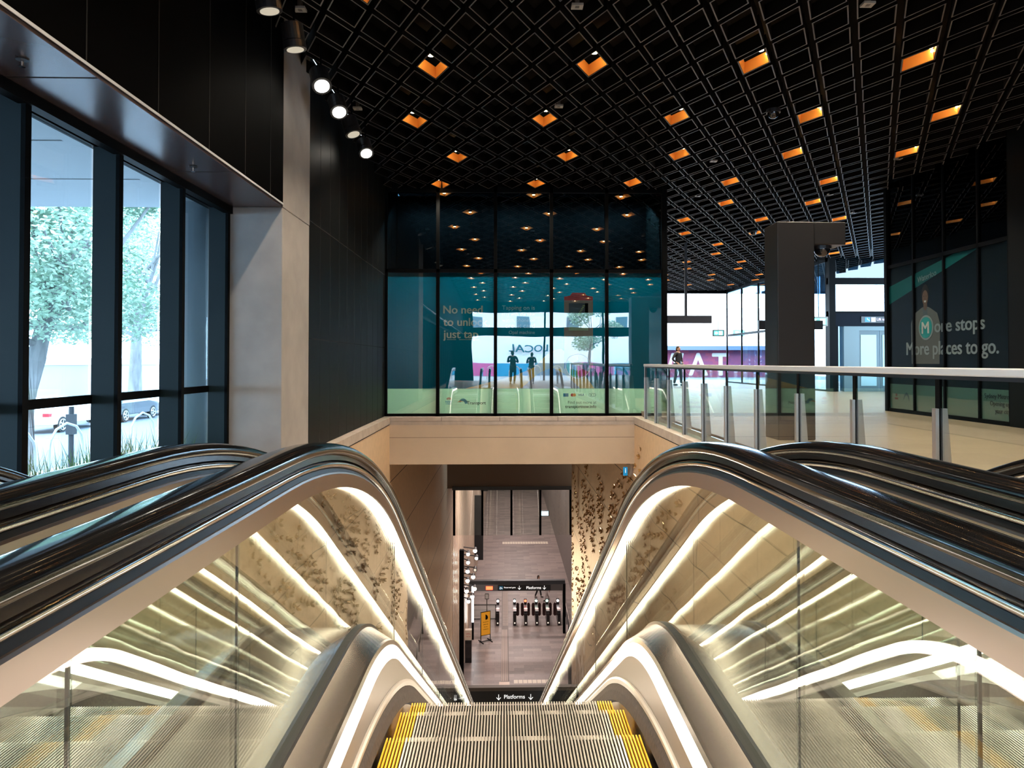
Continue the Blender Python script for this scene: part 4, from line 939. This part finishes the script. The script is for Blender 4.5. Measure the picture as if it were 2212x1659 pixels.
# exit signs
cyan_on = mat('exit_cyan', (.1, .6, .6), .4, emis=(.12, .85, .80), es=1.1)
def exit_sign(x, y, z, label, ceil_rod=True):
    t = thing('exit_sign', label, 'exit sign', (x, y, z))
    m = MB(); m.box(x - .30, x + .30, y, y + .10, z - .16, z + .16); m.build('case', mat('exit_case', (.20, .20, .19), .4), t)
    m = MB(); m.box(x - .24, x + .24, y - .006, y, z - .11, z + .11); m.build('face', cyan_on, t)
    m = MB(); m.prism([(x - .20, z), (x - .11, z + .08), (x - .11, z + .03), (x - .03, z + .03), (x - .03, z - .03), (x - .11, z - .03), (x - .11, z - .08)], 'y', y - .010, y - .006); m.box(x + .03, x + .19, y - .010, y - .006, z - .09, z + .09); m.build('arrow', mat('exit_white', (.9, 1, 1), .4, emis=(.9, 1, 1), es=2), t)
    if ceil_rod:
        m = MB(); m.tube([(x, y + .05, z + .16), (x, y + .05, CEIL + .30)], .015, 6); m.build('rod', frame_black, t)
exit_sign(10.55, 24.0, 2.50, 'lit green-white exit sign with left arrow beside the column')
exit_sign(10.9, 36.6, 2.62, 'small lit exit sign hanging near the bright far entrance')
t = thing('hanging_sign', 'black hanging sign board seen from behind in the bright entrance', 'sign', (5.6, 22, 2.3))
m = MB(); m.box(4.7, 6.35, 22, 22.12, 2.33, 2.56); m.build('board', mat('sign_back', (.02, .022, .028), .5), t)
m = MB(); m.box(5.53, 5.60, 22.02, 22.1, 2.56, CEIL + .02); m.build('pole', mat('sign_back', (.02, .022, .028), .5), t)
t = thing('hanging_sign', 'black hanging sign reading Lift, left of the column', 'sign', (7.9, 20, 2.05))
m = MB(); m.box(7.1, 8.9, 20, 20.1, 2.05, 2.30); m.build('board', sign_black, t)
m = MB(); put_text(m, 'Lift', 7.36, 19.99, 2.115, .26, .17, True); m.build('lettering', sign_white, t)
m = MB(); m.tube([(8.0, 20.05, 2.3), (8.0, 20.05, CEIL + .02)], .02, 6); m.build('rod', frame_black, t)
# street beyond the far entrance
struct('floor_street', MB().box(-2, 60, 37.2, 90, -.4, .05), mat('pavement_light', (.10, .105, .115), .8))
m = MB(); m.box(2, 17.2, 52, 52.3, -.2, 2.15, 0); o = m.build('mural_wall', [brick_mat('mural_pink', (.22, .035, .075), (.13, .03, .09), (.18, .03, .08), .35, .2, .7, axes='XZ')]); tag(o, 'pink mural wall with giant white letters across the street', 'mural wall')
m = MB()
for l, x, w in (('W', 11.35, 1.6), ('A', 13.3, 1.4), ('T', 15.0, 1.25)): put_text(m, l, x, 51.98, .2, w, 1, True, height=2.3, depth=.03)
m.build('lettering', mat('mural_white', (.5, .5, .5), .7), o, world=False)
m = MB(); m.box(2, 17.3, 51.2, 51.97, 2.0, 2.30); tag(m.build('awning', mat('awning_blue', (.05, .08, .14), .6)), 'dark blue awning over the pink mural wall', 'awning')
m = MB()
for k in range(12):
    a = k * math.pi / 6; m.prism([(18.2 + .12 * math.cos(a), 1.0 + .12 * math.sin(a)), (18.2 + .7 * math.cos(a - .09), 1.0 + .7 * math.sin(a - .09)), (18.2 + .7 * math.cos(a + .09), 1.0 + .7 * math.sin(a + .09))], 'y', 51.9, 51.95)
tag(m.build('sunburst_sign', mat('mural_white', (.5, .5, .5), .7)), 'white sunburst mark on the wall beyond the glass partition', 'sign')
struct('wall_street', MB().box(17.4, 40, 52, 52.5, -.2, 2.6), mat('street_blue', (.03, .09, .16), .7))
struct('wall_street_right', MB().box(19, 19.4, 15.4, 52, -.2, 7.0), mat('render_blue', (.10, .17, .24), .8))
struct('wall_street_upper', MB().box(2, 60, 58, 58.4, 0, 5.5), mat('render_white', (.85, .84, .83), .8))

# ---------------------------------------------------------------- people
skin_m = mat('skin', (.50, .30, .21), .5); hair_m = mat('hair_dark', (.02, .014, .01), .5)
def skin_chain(points, edges, radii, name, m, parent, root=0, sub=2):
    me = bpy.data.meshes.new(name); base = parent.get('_base', (0, 0, 0))
    me.from_pydata([(p[0], p[1], p[2]) for p in points], edges, [])
    o = bpy.data.objects.new(name, me); COL.objects.link(o)
    sk = o.modifiers.new('skin', 'SKIN'); sk.use_smooth_shade = True
    for i, v in enumerate(me.skin_vertices[0].data):
        r = radii[i]; v.radius = r if isinstance(r, tuple) else (r, r); v.use_root = (i == root)
    sb = o.modifiers.new('sub', 'SUBSURF'); sb.levels = sub; sb.render_levels = sub
    dg = bpy.context.evaluated_depsgraph_get(); nm = bpy.data.meshes.new_from_object(o.evaluated_get(dg)); nm.name = name
    o.modifiers.clear(); o.data = nm; nm.materials.clear(); nm.materials.append(m)
    nm.shade_smooth(); o.parent = parent
    return o
def person(loc, rot, label, H=1.7, top=(.02, .02, .025), bottom=(.03, .035, .05), arms='down', stride=.0, hair=(.02, .014, .01), long_hair=False, coat=False, seed=0):
    k = H / 1.75
    t = thing('person', label, 'person', loc); t.rotation_euler = (0, 0, rot); t['_base'] = (0, 0, 0)
    topm = mat('cloth_%g_%g_%g' % top, top, .8); botm = mat('cloth_%g_%g_%g' % bottom, bottom, .8); hm = mat('hair_%g_%g_%g' % hair, hair, .6)
    hip = .92; sh = 1.44
    def leg(s_):
        f = stride * s_
        return [(s_ * .09, 0, hip), (s_ * .10, -f * .5 - .02, .50), (s_ * .10, -f + .03, .09)]
    def arm(s_):
        if arms == 'down': return [(s_ * .19, 0, sh), (s_ * .24, .02 + stride * s_ * .3, 1.14), (s_ * .25, -.06 + stride * s_ * .6, .88)]
        if arms == 'hips': return [(s_ * .19, 0, sh), (s_ * .33, .06, 1.18), (s_ * .20, -.10, 1.02)]
        return [(s_ * .19, 0, sh), (s_ * .27, -.02, 1.16), (s_ * .10, -.24, 1.26)]      # holding a phone
    P = [(0, 0, hip), (0, 0, 1.1), (0, -.005, 1.3), (0, 0, sh + .01), (0, .0, 1.53), (0, -.01, 1.58)]
    E = [(0, 1), (1, 2), (2, 3), (3, 4), (4, 5)]; Rr = [(.15, .105), (.13, .095), (.155, .105), (.14, .085), .05, .055]
    for s_ in (-1, 1):
        a = arm(s_); b0 = len(P); P += a; E += [(3, b0), (b0, b0 + 1), (b0 + 1, b0 + 2)]; Rr += [.052, .040, .027]
        l = leg(s_); b0 = len(P); P += l; E += [(0, b0), (b0, b0 + 1), (b0 + 1, b0 + 2)]; Rr += [.085, .058, .040]
    sc = lambda Q: [(x * k, y * k, z * k) for x, y, z in Q]
    rs = lambda Q: [(r[0] * k, r[1] * k) if isinstance(r, tuple) else r * k for r in Q]
    body = skin_chain(sc(P), E, rs(Rr), 'body', skin_m, t)
    # head with face, ears, hands with fingers joined to the body mesh
    m = MB(); hc = (0, -.015 * k, 1.645 * k)
    m.ball(hc, (.072 * k, .092 * k, .112 * k), 18, 14)
    m.prism([(-.125 * k + .0, 1.66 * k), (-.100 * k, 1.66 * k), (-.100 * k, 1.625 * k), (-.130 * k, 1.628 * k)], 'x', -.012 * k, .012 * k)
    for s_ in (-1, 1):
        m.ball((s_ * .074 * k, 0, 1.645 * k), (.010 * k, .018 * k, .030 * k), 8, 6)
        m.ball((s_ * .028 * k, -.095 * k, 1.655 * k), (.013 * k, .010 * k, .008 * k), 8, 6, 1)
        a = arm(s_); h = Vector(a[2]) * k; d = (Vector(a[2]) - Vector(a[1])).normalized()
        m.ball(tuple(h + d * .05 * k), (.028 * k, .034 * k, .048 * k), 10, 8)
        side_ = Vector((0, 1, 0)) if abs(d.y) < .8 else Vector((0, 0, 1))
        for q in range(4):
            b0 = h + d * .085 * k + side_ * (q - 1.5) * .016 * k; L = (.062, .072, .068, .052)[q] * k
            m.tube([b0, b0 + d * L * .6, b0 + d * L + Vector((-s_ * .012, 0, 0)) * k], [.0085 * k, .0075 * k, .006 * k], 6)
        b0 = h + d * .03 * k - side_ * .028 * k; m.tube([b0, b0 + d * .035 * k - side_ * .018 * k, b0 + d * .06 * k - side_ * .022 * k], [.011 * k, .009 * k, .007 * k], 6)
    m.ball((0, -.098 * k, 1.597 * k), (.024 * k, .010 * k, .007 * k), 8, 6, 2)
    me = m.build('tmp', [skin_m, mat('eye_dark', (.03, .02, .02), .3), mat('lip', (.35, .12, .10), .5)], None, smooth=True)
    bm = bmesh.new(); bm.from_mesh(body.data); n0 = len(bm.faces); bm.from_mesh(me.data); bm.faces.ensure_lookup_table()
    bm.to_mesh(body.data); bm.free()
    for mm in me.data.materials[1:]: body.data.materials.append(mm)
    for i, p in enumerate(body.data.polygons):
        if i >= n0: p.material_index = me.data.polygons[i - n0].material_index
        else: p.material_index = 0
    d_ = me.data; bpy.data.objects.remove(me); bpy.data.meshes.remove(d_)
    # clothes
    P2 = [(0, 0, hip - .03), (0, 0, 1.1), (0, -.005, 1.3), (0, 0, sh + .005)]; E2 = [(0, 1), (1, 2), (2, 3)]; R2 = [(.168, .122), (.148, .112), (.172, .12), (.152, .095)]
    if coat: P2.insert(0, (0, .02, .62)); E2 = [(0, 1), (1, 2), (2, 3), (3, 4)]; R2.insert(0, (.19, .14))
    top_i = len(P2) - 1
    for s_ in (-1, 1):
        a = arm(s_); b0 = len(P2); e = Vector(a[1]) * .12 + Vector(a[2]) * .88; P2 += [a[0], a[1], tuple(e)]; E2 += [(top_i, b0), (b0, b0 + 1), (b0 + 1, b0 + 2)]; R2 += [.066, .054, .040]
    skin_chain(sc(P2), E2, rs(R2), 'jacket', topm, t)
    P3 = [(0, 0, hip + .03)]; E3 = []; R3 = [(.158, .118)]
    for s_ in (-1, 1):
        l = leg(s_); b0 = len(P3); P3 += [l[0], l[1], (l[2][0], l[2][1], l[2][2] + .02)]; E3 += [(0, b0), (b0, b0 + 1), (b0 + 1, b0 + 2)]; R3 += [.098, .074, .060]
    skin_chain(sc(P3), E3, rs(R3), 'trousers', botm, t)
    for s_ in (-1, 1):
        l = leg(s_)[2]; m = MB(); m.ball((l[0] * k, (l[1] - .07) * k, .045 * k), (.048 * k, .135 * k, .045 * k), 14, 8); m.build('shoe', mat('shoe_black', (.01, .01, .01), .5), t, smooth=True, world=False)
    m = MB(); m.ball((0, .008 * k, 1.672 * k), (.082 * k, .098 * k, .105 * k), 18, 10, z0=-5, z1=90); m.ball((0, .035 * k, 1.64 * k), (.080 * k, .075 * k, .115 * k), 16, 10)
    if long_hair: m.ball((0, .05 * k, 1.52 * k), (.085 * k, .06 * k, .18 * k), 14, 10)
    m.build('hair', hm, t, smooth=True, world=False)
    return t
person((7.62, 31.6, .10), R(40), 'person in dark jacket standing by the bright entrance, facing right', 1.72, (.012, .014, .02), (.05, .07, .10), 'hips', .12)
person((2.68, 57.2, LOW), R(70), 'person in long black clothing walking across the lower hall', 1.72, (.006, .006, .008), (.008, .008, .01), 'down', .22, long_hair=True, coat=True)
person((3.29, 56.5, LOW), R(-60), 'person in pale top walking beyond the gantry sign', 1.62, (.55, .54, .55), (.45, .40, .40), 'down', .25, hair=(.10, .05, .03))
person((.42, -7.6, 0), R(0), 'person in long dark coat standing behind the camera, seen only mirrored', 1.72, (.02, .02, .02), (.02, .02, .02), 'phone', .02, coat=True)
person((1.40, -7.4, 0), R(0), 'person holding up a phone behind the camera, seen only mirrored', 1.66, (.03, .03, .03), (.03, .03, .03), 'phone', .02)

# ---------------------------------------------------------------- landing and street behind the camera
m = MB(); m.box(-3.4, -2.1, -14.2, -14, 0, CEIL + .3); m.box(8.0, 9.2, -14.2, -14, 0, CEIL + .3); m.box(-2.1, 8.0, -14.2, -14, 4.2, CEIL + .3); m.box(-2.1, 8.0, -14.15, -14.05, 2.75, 3.28)
for x in (-2.1, 2.4, 6.0): m.box(x, x + .12, -14.15, -14.03, 0, 4.2)
struct('wall_back', m, frame_black)
struct('floor_back', MB().box(-20, 40, -60, -14.2, -.5, -.02), mat('asphalt_pale', (.26, .26, .27), .85))
m = MB(); m.box(-9, 22, -34.5, -34, -.02, 9, 0)
for x in (-3, 1.2, 5.6, 10): m.box(x, x + 1.0, -33.98, -33.9, 4.2, 5.2, 1)
m.box(-9, 22, -34, -33.7, 5.9, 6.1, 2)
struct('wall_shop_street', m, [mat('render_white', (.85, .84, .83), .8), mat('window_slate', (.08, .14, .18), .2), grey_m])
m = MB(); put_text(m, 'LOCAL', 3.9, -33.66, 2.1, 3.5, 1.0, True, height=.95, rot=math.pi, depth=.04); tag(m.build('shop_lettering', mat('letter_teal', (.01, .07, .10), .5)), 'large dark blue letters LOCAL mirrored in the teal glass', 'lettering')
cols = [(.02, .24, .42), (.55, .08, .25), (.02, .24, .42), (.06, .16, .22), (.55, .10, .28), (.03, .22, .36), (.02, .24, .42), (.5, .08, .2)]
for k, c in enumerate(cols):
    m = MB(); m.box(-7 + k * 3.2, -7 + k * 3.2 + 3.1, -32.1, -32, -.02, 1.05); tag(m.build('hoarding_panel', mat('hoard_%d' % k, c, .6)), ['blue', 'pink', 'blue', 'dark teal', 'pink', 'mid blue', 'blue', 'crimson'][k] + ' hoarding panel across the street behind, ' + ordn[k] + ' along', 'hoarding')
for k in range(6):
    x = -1.2 + k * 1.5; m = MB(); m.tube([(x, -19, -.02), (x, -19, .55)] + [(x + .35 - .35 * math.cos(a), -19, .55 + .35 * math.sin(a)) for a in (.5, 1, 1.57, 2.1, 2.6)] + [(x + .7, -19, .55), (x + .7, -19, -.02)], .03, 8)
    tag(m.build('bike_hoop', steel_soft), 'steel bicycle hoop outside behind the camera, mirrored in the glass', 'bicycle rack', 'bicycle hoops behind the camera')

# ---------------------------------------------------------------- trees, cars and street outside the left windows
bark = mat('bark', (.20, .19, .19), .9, noise=(4, .3, (1, 1, .3)))
def foliage_mat(name, c):
    return mat(name, c, .7, noise=(.8, .35, (1, 1, 1)))
fol = foliage_mat('leaf_green', (.30, .42, .31)); fol2 = foliage_mat('leaf_green_pale', (.38, .48, .38))
def leaf_blob(mb, c, r, n, rnd, size=.13):
    for _ in range(n):
        while True:
            d = Vector((rnd.uniform(-1, 1), rnd.uniform(-1, 1), rnd.uniform(-1, 1)))
            if .35 < d.length < 1: break
        p = Vector(c) + Vector((d.x * r[0], d.y * r[1], d.z * r[2]))
        a = Vector((rnd.uniform(-1, 1), rnd.uniform(-1, 1), rnd.uniform(-.6, .6))).normalized(); b_ = a.cross(Vector((rnd.uniform(-1, 1), rnd.uniform(-1, 1), rnd.uniform(-1, 1)))).normalized()
        s_ = size * rnd.uniform(.6, 1.4)
        mb.add([p - a * s_, p + b_ * s_ * .45, p + a * s_, p - b_ * s_ * .45], [(0, 1, 2, 3)])
def tree(x, y, z, h, lean, spread, label, seed, mat_=fol, blobs=14, n=420, name='tree', size=.13, tr=.35):
    rnd = random.Random(seed); t = thing(name, label, 'tree', (x, y, z))
    m = MB(); top = Vector((x + lean[0], y + lean[1], z + h * .62))
    m.tube([(x, y, z), (x + lean[0] * .3, y + lean[1] * .3, z + h * .28), tuple(top)], [tr, tr * .72, tr * .35], 12)
    cs = []
    for k in range(blobs):
        a = rnd.uniform(0, 2 * math.pi); rr_ = spread * rnd.uniform(.25, 1); zz = z + h * rnd.uniform(.42, 1.0)
        c = Vector((x + lean[0] * .6 + rr_ * math.cos(a), y + lean[1] * .6 + rr_ * math.sin(a), zz)); cs.append(c)
        s0 = Vector((x, y, z)).lerp(top, rnd.uniform(.5, .95)); mid = s0.lerp(c, .5) + Vector((rnd.uniform(-.3, .3), rnd.uniform(-.3, .3), -.3))
        m.tube([s0, mid, c], [tr * .32, tr * .2, tr * .06], 7)
    m.build('trunk', bark, t)
    f_ = MB()
    for c in cs: leaf_blob(f_, c, (spread * .42, spread * .42, spread * .30), n, rnd, size)
    f_.build('foliage', mat_, t)
    return t
tree(-11.9, 18.2, -1.5, 9.5, (.6, .6), 3.6, 'large leafy tree with thick trunk outside the nearest clear window', 1, fol, 22, 2300, size=.07, tr=.30)
tree(-22.2, 44.0, -1.8, 14, (.5, -.5), 6.5, 'broad leafy tree seen through the second window', 2, fol2, 20, 1700, size=.11, tr=.42)
tree(-29, 24, -2, 12, (.5, 0), 5.5, 'leafy tree behind the parked white car', 3, fol, 16, 900, size=.14, tr=.5)
tree(-33, 62, -2, 14, (0, .5), 6, 'leafy tree far behind the parked dark car', 4, fol2, 16, 900, size=.14, tr=.5)
tree(-21, 11, -1.6, 11, (0, 0), 4.0, 'leafy tree across the street at the left edge', 8, fol2, 14, 600, size=.13, tr=.4)
tree(6.2, -23, 0, 6.0, (.3, 0), 2.0, 'street tree behind the camera mirrored in the teal glass', 5, fol, 12, 420, size=.10, tr=.14)
tree(12.2, -25, 0, 6.5, (0, 0), 2.0, 'second street tree behind the camera, farther right in the mirror image', 6, fol, 12, 380, size=.10, tr=.14)
struct('floor_outside', MB().box(-60, -12, -60, 120, -2.2, -1.8), mat('asphalt', (.12, .13, .15), .85))
m = MB(); m.add([(-12.5, -60, -1.8), (-3.4, -60, -.05), (-3.4, 120, -.05), (-12.5, 120, -1.8), (-12.5, -60, -2.2), (-3.4, -60, -2.2), (-3.4, 120, -2.2), (-12.5, 120, -2.2)], [(0, 1, 2, 3), (4, 7, 6, 5), (0, 4, 5, 1), (1, 5, 6, 2), (2, 6, 7, 3), (3, 7, 4, 0)]); struct('floor_verge', m, mat('footpath', (.26, .26, .27), .85))
struct('wall_street_left', MB().box(-36.5, -36, 0, 90, -2, .9), mat('render_cream', (.40, .36, .34), .8))
struct('wall_street_cap', MB().box(-36.6, -35.9, 0, 90, .9, 1.5), mat('render_white', (.85, .84, .83), .8))
# outside canopy and round column
m = MB(); m.box(-30, -3.38, -14, 8.8, 3.0, 3.3)
for y in (.9, 2.2, 3.5, 4.8, 6.15, 7.45): m.box(-30, -3.38, y, y + .02, 2.996, 3.0, 1)
m.box(-3.66, -3.38, -14, 8.8, 2.965, 3.0, 0)
struct('ceiling_canopy', m, [mat('canopy_panel', (.50, .54, .58), .45, .1), grey_m])
m = MB(); m.tube([(-3.66, 8.55, -.3), (-3.66, 8.55, 2.99)], .25, 40); struct('wall_column', m, mat('outdoor_concrete', (.36, .42, .46), .7, noise=(2.5, .12, (1, 1, .4))), smooth=True)
# grass tufts against the glass
for k, (y0, y1, lab) in enumerate(((4.6, 5.7, 'tufted grasses outside the nearest clear window'), (6.6, 7.7, 'tufted grasses outside the second window'))):
    m = MB(); rnd = random.Random(20 + k)
    for _ in range(420):
        x = rnd.uniform(-4.4, -3.5); y = rnd.uniform(y0, y1 + .5); h = rnd.uniform(.18, .62); dx, dy = rnd.uniform(-.18, .18), rnd.uniform(-.18, .18); z = -.06 - (abs(x) - 3.4) * .19
        m.add([(x - .006, y, z), (x + .006, y, z), (x + dx * .5 + .004, y + dy * .5, z + h * .6), (x + dx, y + dy, z + h), (x + dx * .5 - .004, y + dy * .5, z + h * .6)], [(0, 1, 2, 3, 4)])
    tag(m.build('tufted_grass', mat('grass_blade', (.22, .32, .10), .7)), lab, 'grass', kind='stuff')
for k in range(4):
    y = 10.4 + k * 1.25; m = MB(); xx = -7.2; z = -.80
    m.tube([(xx, y, z), (xx, y, z + .55)] + [(xx, y + .45 - .45 * math.cos(a), z + .55 + .38 * math.sin(a)) for a in (.4, .9, 1.57, 2.2, 2.7)] + [(xx, y + .9, z + .55), (xx, y + .9, z)], .02, 8)
    tag(m.build('bike_hoop', mat('hoop_white', (.50, .52, .55), .4, .3)), 'bent steel bicycle hoop on the footpath outside the windows, ' + ordn[k] + ' from the left', 'bicycle rack', 'bicycle hoops outside the windows')
m = MB(); m.tube([(-8.6, 14.6, -1.1), (-8.6, 14.6, .25)], .05, 8); m.box(-8.67, -8.53, 14.53, 14.67, -.3, .1); tag(m.build('parking_meter', dkgrey), 'dark slim post with box on the footpath outside the first window', 'post')

def car(x, y, z, col, label):
    t = thing('car', label, 'car', (x, y, z))
    paint = mat('paint_%g' % col[0], col, .25, .1, .6, coat=.6)
    W2 = .88
    prof = [(-2.28, .35), (-2.32, .62), (-2.25, .86), (-1.75, .96), (-1.05, 1.38), (-.55, 1.45), (.25, 1.43), (1.0, .98), (1.95, .86), (2.25, .68), (2.28, .35)]
    m = MB()
    sides = []
    for s_ in (-1, 1): sides.append([(x + s_ * (W2 if pz < 1.0 else W2 - (pz - .95) * .45), y + py_, z + pz) for py_, pz in prof])
    n = len(prof); m.add(sides[0] + sides[1], [tuple(range(n)), tuple(range(n, 2 * n))[::-1]] + [(i, (i + 1) % n, n + (i + 1) % n, n + i) for i in range(n)])
    m.build('body', paint, t, bevel=.03)
    gm = mat('car_window', (.03, .05, .07), .08, 0, .8)
    for s_ in (-1, 1):
        g = MB()
        def pt(py_, pz): return (x + s_ * (W2 - (pz - .95) * .45 + .008), y + py_, z + pz)
        for a, b_ in (((-1.45, .98), (-.2, .98)), ((-.12, .98), (.9, .98))):
            ua = max(a[0], -.95) if a[0] < -1 else a[0]; ub = b_[0] if b_[0] < .5 else .33
            q = [pt(*a), pt(*b_), pt(ub, 1.38), pt(ua, 1.38)]; q2 = [(p[0] - s_ * .01, p[1], p[2]) for p in q]
            g.add(q + q2, [(0, 1, 2, 3), (7, 6, 5, 4), (0, 4, 5, 1), (1, 5, 6, 2), (2, 6, 7, 3), (3, 7, 4, 0)])
        g.build('side_window', gm, t)
        for wy in (-1.38, 1.38):
            w_ = MB(); w_.tube([(x + s_ * (W2 - .18), y + wy, z + .33), (x + s_ * (W2 + .012), y + wy, z + .33)], .33, 24); wo = w_.build('wheel', mat('tyre', (.02, .02, .02), .8), t)
            w_ = MB(); xa, xb = x + s_ * (W2 + .012), x + s_ * (W2 + .022)
            for q in range(5):
                a = q * 2 * math.pi / 5; w_.prism([(y + wy + .03 * math.cos(a + 1.57), z + .33 + .03 * math.sin(a + 1.57)), (y + wy + .22 * math.cos(a + .12), z + .33 + .22 * math.sin(a + .12)), (y + wy + .22 * math.cos(a - .12), z + .33 + .22 * math.sin(a - .12)), (y + wy + .03 * math.cos(a - 1.57), z + .33 + .03 * math.sin(a - 1.57))], 'x', xa, xb)
            w_.tube([(xb, y + wy + .225 * math.cos(q * .3), z + .33 + .225 * math.sin(q * .3)) for q in range(22)], .02, 5, cap=False)
            w_.build('rim', mat('rim_silver', (.7, .7, .7), .3, .8), wo)
        l = MB(); l.box(x + s_ * (W2 - .25), x + s_ * (W2 + .005), y - 2.31, y - 2.1, z + .70, z + .84); l.build('tail_light', mat('tail_red', (.5, .02, .03), .3), t)
        l = MB(); l.box(x + s_ * (W2 - .25), x + s_ * (W2 + .005), y + 2.05, y + 2.27, z + .60, z + .72); l.build('headlight', mat('lamp_clear', (.8, .8, .8), .2), t)
    return t
car(-18.5 - .9, 32.2, -1.8, (.80, .80, .80), 'white sedan parked beyond the first window')
car(-18.5 - .9, 37.25, -1.8, (.045, .055, .07), 'dark sedan parked beyond the second window')
car(-18.5 - .9, 42.3, -1.8, (.70, .71, .72), 'silver car parked farthest along the street')

for o in S.objects:
    if '_base' in o: del o['_base']
